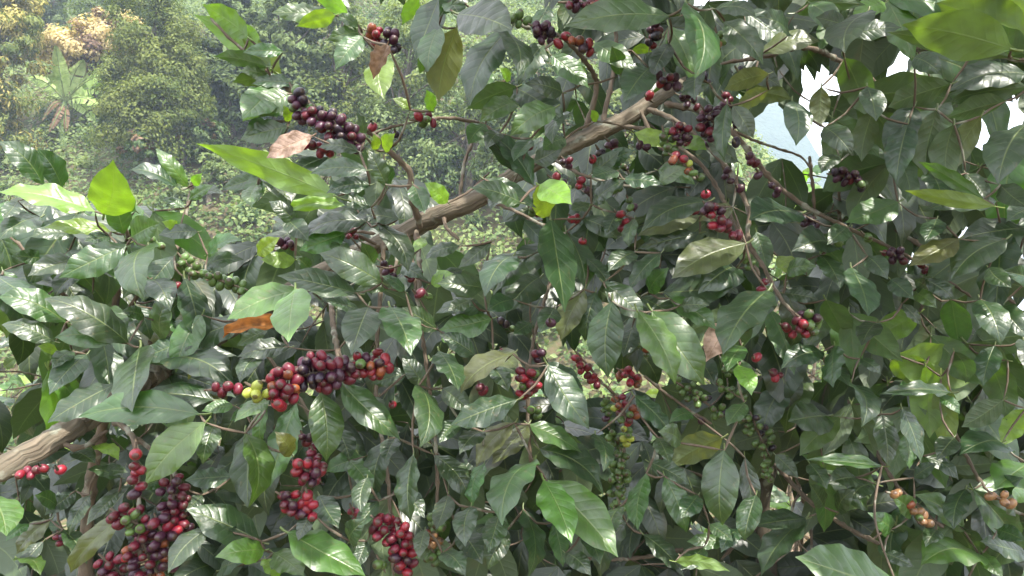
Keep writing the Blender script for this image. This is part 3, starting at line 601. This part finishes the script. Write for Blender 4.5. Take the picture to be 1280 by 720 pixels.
# the lit wet leaf, dry leaf and centre left
put(main, 300, 230, 1.35, '''215 365 -45 470 125 mG++;190 362 168 548 130 m++;150 490 -60 535 46 r;100 500 -10 560 60 gG;395 72 128 102 40 y;550 122 395 112 54 dG+;440 130 210 192 62 dG;370 170 205 230 80 g;340 190 360 300 70 g;480 138 582 305 92 dG+;192 262 72 262 66 y;60 245 138 185 50 y;200 140 100 60 60 d;160 120 240 200 60 d;
 492 342 275 240 88 d+;405 378 130 318 76 dG+;512 362 398 372 46 gG+;572 372 488 318 46 dG+;412 432 285 398 70 dG;445 425 385 592 155 d+;520 425 592 595 125 gG+;685 505 560 428 78 dG;760 215 640 262 46 dG;845 360 680 345 72 d;870 200 755 292 44 d;945 250 848 392 112 dG+;855 440 675 452 78 dG;872 465 690 505 84 g;800 400 720 440 50 dG;
 690 578 756 716 104 dG+;945 588 765 725 96 oG+;815 592 690 520 66 d;580 650 455 692 60 d;640 700 560 590 60 d;170 565 -10 600 70 dG;80 580 0 690 80 dG;660 345 740 310 50 y-;640 190 600 240 40 y-;560 280 640 330 50 d-;700 520 760 560 40 y-;240 300 190 250 50 d;600 470 520 520 60 d;460 280 420 200 60 d-;770 300 700 330 40 d-;880 640 930 720 70 d''')
# centre
put(main, 620, 230, 1.38, '''190 122 238 445 142 dG+;245 165 310 368 84 dG;150 235 -10 385 130 dG+;152 325 28 452 112 d;185 112 140 -5 100 y+;445 -5 335 65 62 dG;330 70 260 90 50 dG;735 60 505 165 84 dG+;705 110 490 180 70 oG;705 170 488 225 60 d;865 205 608 328 112 oG+;480 235 388 305 70 dG+;572 238 462 368 76 dG+;372 340 512 475 90 dG+;315 258 390 352 60 dG;
 530 375 600 290 66 g;580 375 835 345 116 dG;830 290 700 380 110 d;600 395 765 505 84 gG;500 390 655 500 70 dG;492 440 620 695 112 gG+;540 440 722 695 134 g+;402 405 388 672 120 d+;345 375 308 545 82 d;305 365 225 545 90 o;942 368 785 592 150 dG+;800 478 728 615 84 p;850 560 800 650 70 g;830 600 882 725 74 g;
 -10 580 80 640 76 o;175 618 290 795 96 d;820 80 700 130 50 o;300 120 420 190 60 d;420 100 380 180 50 d;480 120 460 220 50 d;560 200 480 160 60 d-;640 420 740 420 60 d;200 430 150 520 70 d;60 400 -30 440 70 d;120 480 60 520 60 d-;470 500 440 600 70 d-;700 600 760 700 80 d-;90 60 -10 40 60 g;40 20 -20 90 80 dG''')
# right
put(right, 940, 230, 1.5, '''168 100 -10 125 120 dG+;15 165 52 300 64 g;505 62 325 135 82 g;270 208 135 235 88 dG;120 300 225 285 100 g;240 245 305 360 80 dG;345 290 402 458 118 dG+;255 400 332 545 118 gu;580 445 405 555 126 yu;690 400 718 575 112 gu;500 590 800 680 150 yu;480 610 650 740 100 yu;885 610 715 560 90 gu;880 190 690 332 96 dG+;950 150 718 190 84 dG;715 190 545 285 88 oG+;845 60 600 92 66 d;960 90 880 130 60 d;
 110 378 230 402 52 dG;245 580 100 640 66 dG;285 560 282 705 88 dG;372 605 445 662 50 dG;520 415 585 490 30 dG;620 380 560 330 60 d;480 330 560 400 70 d;560 370 640 430 60 g;790 400 860 560 100 d;860 420 960 540 90 d;940 540 960 680 90 d;840 560 800 700 70 d;700 580 740 690 80 du;400 250 470 330 70 d;330 150 260 210 60 d;90 250 160 320 70 y-;200 60 260 130 60 d;640 120 600 200 60 d;820 290 900 360 70 d;960 330 860 300 60 d;430 480 380 560 70 d;600 330 700 400 60 d''')
put(right, 940, 460, 1.5, '''265 165 125 185 108 dG;305 170 165 305 110 gu;345 55 378 205 112 dG+;260 -10 335 62 70 dG;690 85 438 92 40 dG+;600 -10 615 242 116 yu;655 30 668 325 66 yu;520 140 585 330 70 dG+;450 160 470 345 86 dG+;530 230 545 350 60 g;865 260 718 302 96 dG;950 140 865 275 92 yu;870 110 725 205 90 du;450 340 185 318 36 gG+;590 305 715 388 46 dG;735 565 560 438 66 g;790 650 585 682 120 gG;950 640 790 600 60 dG;800 640 870 730 70 g;250 480 200 400 50 d;650 100 720 160 50 g;960 330 840 420 100 g;
 560 500 480 440 60 g;660 480 560 430 80 du;740 420 700 560 80 d;480 560 400 500 60 g;360 380 260 400 60 d;420 400 340 460 60 d;900 480 800 440 70 d;850 560 950 600 80 d;640 560 600 620 60 d;300 500 360 420 60 d;200 330 260 420 70 d;80 300 160 380 60 d-;700 240 640 320 60 d;560 380 640 330 50 d;460 640 560 690 60 d;860 440 940 380 70 d''')
put(right, 0, 0, 1.75, '''2770 1130 2700 1420 110 d;2660 1160 2740 1440 110 d;2790 1290 2720 1500 100 g;2720 1330 2640 1520 90 d''')
put(left, 0, 0, 1.36, '''850 1110 640 1230 90 dG;700 1090 610 1290 80 g;640 1180 480 1250 70 dG''')
put(right, 940, 460, 1.15, '''510 770 150 655 165 gG''')
# bottom left
put(main, 0, 460, 1.28, '''400 55 165 190 130 dG;692 160 268 172 96 g+;740 110 470 110 110 dG;712 188 502 405 112 m+;810 130 698 150 58 gG;915 120 795 185 64 gG;850 225 858 485 122 gG+;745 190 702 335 80 g;805 375 640 390 72 dG;905 600 645 488 112 dG+;722 555 582 712 108 dG+;915 630 745 655 100 m+;-30 440 22 582 122 g+;920 660 960 740 80 y;760 700 850 670 60 dG;175 525 58 645 72 o-;445 500 245 710 60 o;
 420 380 300 350 56 dG-;262 425 155 510 80 dG-;310 440 240 580 80 dG-;410 430 300 545 90 dG-;345 345 445 362 40 dG-;320 270 410 320 52 yG-;480 180 400 240 60 d-;560 390 480 420 60 d;700 440 640 500 60 d;300 200 240 260 50 gG-;250 280 330 330 50 dG-;100 540 20 600 60 gG-;150 600 60 700 70 dG-;220 560 300 680 70 dG-;60 660 140 720 60 gG-;200 480 120 440 60 dG-''')
put(main, 300, 460, 1.25, '''280 82 298 325 116 g+;345 48 555 248 84 g+;620 60 622 275 132 dG+;195 120 105 412 80 gG;100 112 -20 188 80 gG+;95 130 75 262 64 gG;40 200 28 485 110 dG;430 308 298 362 56 gG;512 245 478 445 88 dG;600 300 594 535 116 dG+;672 300 792 465 96 dG;960 110 728 200 80 dG+;950 190 818 345 96 oG;845 330 808 480 84 gG;165 568 435 722 124 gG+;70 600 -40 560 90 d;115 640 222 722 86 g;275 440 342 555 84 d;392 440 492 455 56 dG;380 320 460 430 70 g;330 200 380 320 80 d;480 100 440 220 80 d;540 240 500 330 70 d;
 700 70 800 150 70 d;760 180 690 260 70 d;840 220 760 300 80 d;560 420 640 520 70 d;720 440 680 560 80 d;800 480 780 620 90 d;760 560 840 680 90 d;440 380 420 500 70 d;480 460 400 560 70 d;640 560 620 660 60 d;380 600 440 520 60 d;900 500 860 640 90 d;700 640 780 720 80 d;180 300 120 220 60 o;250 500 200 600 60 d;440 600 400 700 60 d''')
put(main, 620, 460, 1.28, '''110 195 -15 335 104 oG;115 195 298 295 60 gG;130 325 22 545 190 gG+;150 280 372 445 90 dG;165 388 262 608 138 m+;175 388 422 655 122 m+;180 -10 322 212 96 d+;345 230 370 360 90 dG;480 95 620 245 70 dG;785 240 600 345 134 ou;790 285 785 545 122 d+;862 310 892 535 58 d;530 325 670 405 56 dG;520 365 492 562 112 gG;585 375 660 570 70 g;450 535 362 730 90 dG;510 575 650 725 74 dG;95 490 110 725 130 dG;40 560 -30 700 80 d;800 600 660 602 44 gG;620 670 810 705 38 yu+;200 535 232 690 74 g;840 -10 885 95 74 y;
 560 240 600 330 80 d;640 260 560 220 70 d;700 440 640 520 80 d;430 480 400 600 80 d;720 620 640 700 70 d;840 560 780 640 60 d;900 440 860 600 80 d;300 560 360 680 80 d;240 640 330 720 70 d;680 160 600 190 50 g-;860 120 800 200 60 d;740 540 820 600 60 d''')

# ------------------------------------------------------------------ leaves deeper in the crowns
def fill(n, d0, d1, stuff, slack):
    k = 0; tries = 0
    while k < n and tries < n * 12:
        tries += 1
        x, y = random.uniform(-60, 1340), random.uniform(-80, 790)
        ang = random.gauss(90, 34); d = random.uniform(d0, d1); L = random.uniform(.13, .195) * F / d
        x1, y1 = x + L * math.cos(R(ang)), y + L * math.sin(R(ang))
        if not ok(x, y, x1, y1, slack): continue
        t = right if x > 930 + random.uniform(-40, 40) else (left if x < 240 and y < 500 else main)
        if t is left and y < 250: continue
        if not stuff and t.nleaf > 298: continue
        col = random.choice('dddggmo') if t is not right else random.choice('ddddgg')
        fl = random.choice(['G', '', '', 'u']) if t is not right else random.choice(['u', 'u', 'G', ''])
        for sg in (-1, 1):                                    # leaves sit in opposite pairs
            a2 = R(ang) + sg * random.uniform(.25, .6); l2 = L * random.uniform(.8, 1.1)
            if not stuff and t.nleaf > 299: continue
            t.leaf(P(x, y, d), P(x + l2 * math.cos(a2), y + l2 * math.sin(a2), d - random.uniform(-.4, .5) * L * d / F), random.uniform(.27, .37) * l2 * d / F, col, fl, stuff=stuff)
            k += 1
fill(330, 1.45, 1.95, False, .8)
fill(2100, 1.75, 2.6, True, .8)
for k in range(260):
    x, y, d = random.uniform(960, 1320), random.uniform(-40, 270), random.uniform(1.7, 2.6); L = random.uniform(.12, .17) * F / d; a = R(random.gauss(90, 30))
    x1, y1 = x + L * math.cos(a), y + L * math.sin(a)
    if ok(x, y, x1, y1, .75): right.leaf(P(x, y, d), P(x1, y1, d - random.uniform(-.2, .2) * L * d / F), .36 * L * d / F, 'd', 'u', stuff=True)
for k in range(1500):           # right-hand tree's crown carried on out of view, added to shade the leaves below
    d = random.uniform(.5, 2.3); x = random.uniform(-.2, 3.6); z = CAM_Z + .43 * d + random.uniform(.12, 1.1)
    b = Vector((x, d, z)); a = random.uniform(0, 6.283); L = random.uniform(.12, .18)
    right.leaf(b, b + Vector((math.cos(a), math.sin(a), random.uniform(-.9, .2))).normalized() * L, L * .36, 'd', 'u', stuff=True)
for k in range(700):            # low shoots under the branches
    x, y, d = random.uniform(200, 1330), random.uniform(500, 800), random.uniform(1.9, 2.9); L = random.uniform(.12, .18) * F / d; a = R(random.gauss(90, 60))
    x1, y1 = x + L * math.cos(a), y + L * math.sin(a)
    if ok(x, y, x1, y1, .7): (right if x > 930 else main).leaf(P(x, y, d), P(x1, y1, d - random.uniform(-.2, .2)), .4 * L * d / F, 'd', random.choice(['', 'G', 'u']), stuff=True)

# ------------------------------------------------------------------ cherries
def cherry_mesh():
    nu, nv = 9, 12; th = np.linspace(0, math.pi, nu); ph = np.linspace(0, 6.2832, nv, endpoint=False)
    r = np.sin(th); z = np.cos(th); z[0] = .93; r[0] = .05; r[-1] = .04
    V = np.stack([r[:, None] * np.cos(ph)[None], r[:, None] * np.sin(ph)[None] * .94, np.repeat(z[:, None] * 1.16, nv, 1)], -1)
    g = Geo(); g.grid(V.reshape(-1, 3), nu, nv, np.zeros((nu * nv, 2))); me = g.mesh('cherry', CHERRY)
    if sum(p.normal.dot(p.center) for p in me.polygons) < 0: me.flip_normals()
    return me
CM = cherry_mesh()
CCOL = {'p': (.036, .008, .020), 'P': (.016, .008, .017), 'r': (.09, .007, .016), 'R': (.165, .009, .018), 'g': (.065, .11, .028), 'y': (.24, .27, .04), 'o': (.17, .045, .016), 'b': (.20, .105, .045)}
def cluster(tree, x0, y0, x1, y1, hw, n, pal, d, label=None, ends=None):
    A, B = np.array(P(x0, y0, d)), np.array(P(x1, y1, d + .01)); h = hw * d / F; ax = B - A; Ln = np.linalg.norm(ax); axn = ax / (Ln + 1e-6)
    s1 = np.cross(axn, (0, 1, 0)); s1 /= np.linalg.norm(s1) + 1e-6; s2 = np.array((0, 1., 0))
    g = Geo(); base = np.array(tree.base); pos = []; stalks = []
    tries = 0; r0 = .0079
    while len(pos) < n and tries < n * 60:
        tries += 1; t = random.random(); a = random.uniform(0, 6.283); q = random.uniform(.35, 1) ** .6
        rad = max(h - r0 * .6, r0 * .9) * (.6 + .4 * math.sin(t * math.pi)) * q
        p = A + ax * t + s1 * math.cos(a) * rad + s2 * math.sin(a) * rad * .9
        if all(np.linalg.norm(p - o) > r0 * (1.72 if tries < n * 30 else 1.4) for o, _ in pos): pos.append((p, t)); stalks.append(A + ax * t)
    tube(g, [A - axn * .012 - base, (A + B) / 2 - base + rng.normal(0, .001, 3), B + axn * .008 - base], [.0026, .0024, .0018], 6, .015)
    for (p, t), q in zip(pos, stalks): tube(g, [q - base, (p + q) / 2 - base + np.array((0, 0, .002)), p - base], [.0014, .0012, .0012], 4, .02)
    st = link('fruit_stem', g.mesh('fruit_stem', TWIG), None, tree.root)
    if label: st['label'] = label
    for p, t in pos:
        k = pal[min(len(pal) - 1, max(0, int((t + random.gauss(0, .07)) * len(pal))))] if ends else random.choice(pal)
        c = CCOL[k]; m = random.uniform(.7, 1.35); o = bpy.data.objects.new('cherry', CM); COL.objects.link(o); o.parent = st
        q = Vector(p - (A + ax * t)); q = q.normalized() if q.length > 1e-5 else Vector((0, -1, 0))
        q = (q + Vector((random.gauss(0, .3), random.gauss(-.2, .3), random.gauss(0, .3)))).normalized(); s = r0 * random.uniform(.84, 1.12)
        M = q.to_track_quat('Z', 'Y').to_matrix().to_4x4() @ Matrix.Diagonal((s * random.uniform(.9, 1.04), s * random.uniform(.9, 1.04), s * random.uniform(.96, 1.14), 1)); M.translation = Vector(p - base); o.matrix_basis = M; o.color = (c[0] * m, c[1] * m, c[2] * m, 1)
for a in [
 (462, 40, 500, 58, 17, 16, 'orRppPppPp', 1.22, None, 1), (366, 112, 385, 150, 15, 14, 'gpPpgpp', 1.15, None, 1), (385, 140, 452, 182, 20, 30, 'pPprprpp', 1.15), (380, 178, 412, 188, 12, 8, 'RrRr', 1.17),
 (520, 150, 545, 150, 11, 5, 'gRRRr', 1.3), (467, 155, 470, 158, 3, 1, 'R', 1.3), (494, 165, 495, 168, 3, 1, 'P', 1.35), (638, 18, 660, 30, 9, 6, 'gyg', 1.2), (668, 34, 690, 46, 15, 10, 'pPPpp', 1.2), (688, 56, 707, 42, 6, 2, 'R', 1.2), (716, 48, 742, 64, 10, 6, 'gRgpo', 1.2),
 (706, 3, 740, 4, 10, 6, 'rpr', 1.22), (740, 6, 752, 6, 6, 2, 'oR', 1.22), (820, 30, 812, 60, 10, 9, 'prP', 1.25), (822, 98, 848, 104, 12, 7, 'Rrp', 1.3), (810, 122, 815, 126, 4, 1, 'R', 1.4), (896, 42, 900, 58, 7, 3, 'gb', 1.3), (922, 86, 926, 90, 4, 1, 'P', 1.3),
 (850, 120, 872, 132, 10, 6, 'prp', 1.4), (880, 138, 900, 168, 22, 22, 'prppP', 1.3), (845, 158, 858, 178, 16, 11, 'prpp', 1.3), (830, 165, 838, 190, 12, 7, 'gg', 1.3), (842, 196, 866, 212, 13, 7, 'yRog', 1.25), (868, 214, 874, 224, 6, 2, 'g', 1.25), (800, 178, 808, 188, 9, 4, 'pP', 1.35),
 (740, 196, 742, 198, 4, 1, 'R', 1.3), (700, 232, 706, 236, 9, 3, 'rp', 1.35), (724, 226, 728, 232, 6, 2, 'R', 1.32), (735, 236, 740, 240, 7, 2, 'p', 1.35), (655, 180, 658, 188, 7, 2, 'r', 1.4), (715, 272, 722, 278, 8, 3, 'R', 1.32), (730, 300, 732, 304, 4, 1, 'R', 1.32), (772, 268, 782, 284, 11, 7, 'ggRg', 1.3),
 (883, 240, 884, 243, 4, 1, 'R', 1.2), (884, 258, 905, 284, 14, 12, 'rRrp', 1.2), (908, 288, 925, 298, 6, 3, 'r', 1.22), (922, 236, 924, 240, 4, 1, 'p', 1.25), (947, 214, 949, 217, 4, 1, 'p', 1.3), (918, 178, 920, 182, 4, 1, 'P', 1.3), (920, 150, 918, 158, 5, 2, 'p', 1.3),
 (1000, 396, 1022, 412, 18, 16, 'RrgprRg', 1.2), (980, 408, 992, 416, 10, 5, 'rR', 1.22), (943, 448, 945, 452, 4, 1, 'R', 1.25), (965, 466, 974, 472, 7, 4, 'Rr', 1.5),
 (314, 484, 330, 496, 15, 10, 'yygy', 1.02, None), (338, 478, 372, 486, 28, 26, 'RroRrr', 1.04, None), (374, 470, 424, 462, 27, 36, 'prprpPr', 1.06), (442, 452, 486, 458, 16, 12, 'RgoRpR', 1.12), (265, 487, 300, 484, 7, 4, 'r', 1.15), (346, 505, 352, 508, 5, 2, 'R', 1.02),
 (350, 305, 366, 306, 11, 7, 'pr', 1.45), (436, 290, 446, 298, 9, 5, 'r', 1.45), (480, 328, 492, 346, 8, 4, 'pr', 1.42), (519, 366, 522, 370, 4, 1, 'r', 1.1), (534, 368, 537, 372, 4, 1, 'g', 1.25), (484, 387, 486, 390, 4, 1, 'r', 1.3),
 (658, 462, 660, 496, 17, 14, 'rRgrRR', 1.2, None), (662, 512, 675, 518, 8, 4, 'g', 1.2), (688, 402, 689, 405, 4, 1, 'p', 1.1), (672, 436, 674, 450, 6, 3, 'rp', 1.35),
 (718, 446, 748, 480, 9, 10, 'RrR', 1.55), (776, 464, 800, 480, 14, 10, 'oRob', 1.5), (770, 500, 790, 526, 17, 14, 'gRrogy', 1.4), (775, 566, 770, 640, 15, 26, 'g', 1.5), (764, 540, 776, 560, 12, 8, 'g', 1.5),
 (846, 478, 905, 520, 15, 20, 'gggP', 1.6), (880, 470, 930, 500, 10, 10, 'gg', 1.6), (940, 520, 962, 570, 15, 18, 'ggP', 1.6), (874, 524, 880, 528, 5, 2, 'p', 1.6),
 (170, 562, 171, 622, 8, 7, 'Rrpr', 1.08), (146, 640, 186, 662, 20, 18, 'gprrRg', 1.17), (215, 598, 224, 662, 22, 26, 'prprr', 1.19), (176, 672, 200, 722, 32, 40, 'prrpoR', 1.18), (130, 698, 160, 724, 20, 14, 'rpr', 1.2), (196, 650, 212, 690, 22, 16, 'prpR', 1.17),
 (26, 592, 48, 588, 8, 5, 'rR', 1.2), (50, 583, 52, 586, 4, 1, 'R', 1.2), (72, 585, 75, 588, 5, 1, 'R', 1.15), (372, 580, 398, 600, 18, 13, 'rRrp', 1.12), (352, 620, 380, 640, 16, 13, 'Rrp', 1.12), (384, 618, 390, 646, 8, 5, 'rR', 1.12), (392, 565, 400, 584, 8, 5, 'Rr', 1.15),
 (470, 650, 494, 672, 20, 14, 'rRr', 1.15), (496, 660, 508, 715, 20, 26, 'rRpR', 1.15), (474, 700, 480, 712, 8, 4, 'g', 1.15), (440, 636, 446, 650, 7, 3, 'r', 1.3), (490, 505, 492, 508, 5, 1, 'R', 1.2),
 (548, 640, 544, 665, 12, 10, 'g', 1.3), (532, 668, 552, 680, 11, 7, 'obob', 1.3), (542, 690, 548, 700, 14, 8, 'gg', 1.3),
 (74, 668, 80, 680, 8, 5, 'pr', 1.6),
 (760, 232, 775, 236, 7, 4, 'gp', 1.4), (705, 200, 712, 208, 6, 3, 'rp', 1.4), (748, 186, 752, 192, 6, 3, 'gP', 1.4), (778, 208, 784, 214, 6, 3, 'gP', 1.45), (872, 94, 884, 104, 8, 5, 'pP', 1.45), (905, 120, 912, 134, 8, 5, 'prp', 1.4), (888, 176, 896, 186, 7, 4, 'pr', 1.38), (860, 176, 866, 186, 8, 4, 'pR', 1.35),
 (690, 330, 694, 350, 6, 4, 'gP', 1.45), (786, 250, 792, 262, 7, 4, 'gp', 1.4), (800, 420, 808, 446, 8, 7, 'ggo', 1.55), (756, 500, 762, 530, 8, 8, 'ggp', 1.55), (782, 534, 786, 556, 9, 8, 'gyg', 1.45), (768, 640, 772, 668, 10, 9, 'g', 1.5), (905, 440, 912, 470, 8, 8, 'ggP', 1.6), (925, 510, 938, 540, 9, 10, 'ggP', 1.6), (956, 575, 962, 600, 8, 8, 'gg', 1.6),
 (428, 448, 440, 474, 12, 9, 'rRp', 1.08), (452, 470, 470, 462, 10, 6, 'rR', 1.12), (906, 214, 914, 228, 6, 3, 'rp', 1.4), (936, 196, 946, 204, 6, 3, 'pr', 1.45), (964, 232, 972, 242, 6, 3, 'Pp', 1.5), (1080, 292, 1090, 300, 6, 3, 'rg', 1.45), (1150, 330, 1158, 338, 6, 3, 'pr', 1.5), (932, 320, 938, 334, 6, 4, 'gg', 1.35), (952, 352, 958, 364, 6, 3, 'gr', 1.3), (862, 248, 870, 262, 7, 4, 'rR', 1.3), (690, 222, 700, 228, 6, 3, 'Rr', 1.35), (665, 262, 672, 268, 6, 3, 'rg', 1.4), (760, 176, 768, 184, 7, 4, 'rp', 1.4), (640, 196, 650, 206, 6, 3, 'rR', 1.42), (628, 440, 634, 452, 7, 4, 'Rr', 1.3), (600, 480, 606, 490, 6, 3, 'r', 1.3),
 (632, 330, 640, 336, 6, 3, 'gg', 1.42), (625, 400, 640, 412, 8, 5, 'ggP', 1.45), (506, 336, 512, 350, 6, 3, 'pr', 1.42), (380, 545, 390, 560, 7, 4, 'rp', 1.2), (470, 440, 476, 470, 7, 4, 'rR', 1.2)]:
    cluster(main, *a)
for a in [(228, 322, 250, 345, 12, 10, 'g', 1.3), (252, 342, 308, 362, 11, 12, 'gggggr', 1.3, None), (219, 356, 222, 370, 5, 3, 'R', 1.35), (190, 300, 202, 310, 7, 4, 'g', 1.35), (234, 284, 246, 314, 5, 2, 'pR', 1.6), (120, 330, 126, 334, 6, 2, 'gy', 1.45)]:
    cluster(left, *a)
for a in [(1040, 218, 1072, 222, 12, 13, 'pPpr', 1.5), (1074, 226, 1080, 234, 8, 4, 'gP', 1.5), (1000, 270, 1022, 284, 9, 7, 'Pp', 1.5), (1048, 298, 1052, 302, 5, 2, 'g', 1.4), (1106, 316, 1134, 324, 11, 9, 'prpy', 1.5), (1118, 354, 1128, 362, 7, 4, 'p', 1.55),
          (1112, 616, 1122, 619, 6, 3, 'b', 1.35), (1134, 630, 1160, 654, 8, 7, 'bogb', 1.4), (1240, 617, 1262, 632, 12, 5, 'b', 1.3)]:
    cluster(right, *a)
for t in (main, left, right): t.finish()

# ------------------------------------------------------------------ smaller coffee plants and shrubs standing behind
def shrub(name, label, cat, px, pytop, d, h, wpx, n, cols, lens=(.09, .14), group=None):
    x = (px - 640) / F * d; z0 = gz_(x, d); top = CAM_Z + (360 - pytop) / F * d; W = wpx / F * d
    t = Tree(name, label, cat, (x, d, z0)); H = top - z0
    for k in range(3):
        a = k * 2.1 + random.random(); q = [(0, 0, 0), (W * .12 * math.cos(a), W * .12 * math.sin(a), H * .5), (W * .3 * math.cos(a), W * .3 * math.sin(a), H * .95)]
        g = Geo(); p = tube(g, q, [.014, .01, .004], 7, .08, 0, .1); t.nodes += [v_ + np.array(t.base) for v_ in p[::2]]; link('stem', g.mesh('stem', TWIG), None, t.root)
    for k in range(n):
        a = random.uniform(0, 6.283); r = math.sqrt(random.random()) * W / 2; hz = z0 + H - random.random() ** 1.2 * min(h, H * .9)
        b = Vector((x + r * math.cos(a), d + r * .7 * math.sin(a), hz)); L = random.uniform(*lens); a2 = a + random.gauss(0, .7); dr = random.uniform(-.7, .5)
        tip = b + Vector((math.cos(a2), math.sin(a2), dr)).normalized() * L
        t.leaf(b, tip, L * random.uniform(.34, .44), random.choice(cols), random.choice(['G', 'G', '']))
    t.twigs(.5); return t
shrub('young_coffee_plant', 'young coffee plant with pale shiny leaves behind the bare branch at the left edge', 'coffee plant', 30, 470, 2.9, .5, 150, 70, 'ggyd')
shrub('young_coffee_plant', 'small coffee plant with shiny leaves low in the bottom left corner', 'coffee plant', 70, 600, 2.5, .5, 190, 70, 'ddg')
shrub('sunlit_shrub', 'lime green sunlit shrub behind the thin branches below the blue mountain', 'shrub', 985, 215, 4.2, .7, 230, 130, 'yyg')
shrub('sunlit_shrub', 'bright yellow-green shrub glowing behind the small red cherries at the centre', 'shrub', 745, 460, 3.6, .8, 190, 110, 'yyg')
shrub('sunlit_shrub', 'lime shrub seen through the gap beside the dark trunk at the bottom right', 'shrub', 1000, 560, 3.4, .9, 240, 130, 'yyg')
shrub('sunlit_shrub', 'green shrub far back behind the hanging brown cherries at the right', 'shrub', 1180, 500, 3.8, .9, 260, 130, 'ygg')
shrub('sunlit_shrub', 'low green shrub on the ground behind the two pale green paired leaves', 'shrub', 820, 640, 3.3, .7, 260, 90, 'yggd')
shrub('sunlit_shrub', 'dim green shrub behind the red cherry clusters at the bottom', 'shrub', 520, 520, 3.4, 1.0, 320, 130, 'gdd')

shrub('coffee_bush', 'dark low coffee bush behind the hanging cherries at the bottom left', 'coffee bush', 190, 560, 2.9, .8, 300, 110, 'gdd')
shrub('coffee_bush', 'coffee bush in the shade behind the dangling green cherry strand', 'coffee bush', 690, 540, 3.0, .9, 300, 130, 'gdd')
shrub('coffee_bush', 'coffee bush behind the left-hand bush below the bare hillside', 'coffee bush', 110, 345, 4.6, .9, 330, 140, 'gdy')
# ------------------------------------------------------------------ dry litter on the ground behind the bush
n = 2600; lx = rng.uniform(-4, 4.5, n); ly = rng.uniform(2.4, 9, n); lp = np.stack([lx, ly, terrain(lx, ly) + rng.random(n) * .05], -1); ln = rng.normal(0, .45, (n, 3)); ln[:, 2] += 1
v, f = kites(lp, ln, rng.uniform(.06, .17, n), .35)
LIT = far_leaf_material('dry_litter', (.08, .05, .032), (.27, .20, .14), 6.0, .15)
tag(link('leaf_litter', mesh_np('leaf_litter', v, f, LIT, False)), 'dry brown leaf litter and straw scattered on the ground', None, None, 'stuff')

# ------------------------------------------------------------------ haze
HZ = bpy.data.materials.new('haze_air'); HZ.use_nodes = True; HZ.node_tree.nodes.clear()
pv = HZ.node_tree.nodes.new('ShaderNodeVolumePrincipled'); pv.inputs['Color'].default_value = (.66, .78, 1.0, 1); pv.inputs['Density'].default_value = .0018; pv.inputs['Anisotropy'].default_value = .2
o = HZ.node_tree.nodes.new('ShaderNodeOutputMaterial'); HZ.node_tree.links.new(pv.outputs[0], o.inputs['Volume'])
x0, x1, y0, y1, z0, z1 = -410, 410, -130, 430, -28, 96
hv = [(x0, y0, z0), (x1, y0, z0), (x1, y1, z0), (x0, y1, z0), (x0, y0, z1), (x1, y0, z1), (x1, y1, z1), (x0, y1, z1)]
hf = [(3, 2, 1, 0), (4, 5, 6, 7), (0, 1, 5, 4), (1, 2, 6, 5), (2, 3, 7, 6), (3, 0, 4, 7)]
tag(link('haze', mesh_np('haze', np.array(hv), np.array(hf), HZ, False)), None, None, None, 'stuff')
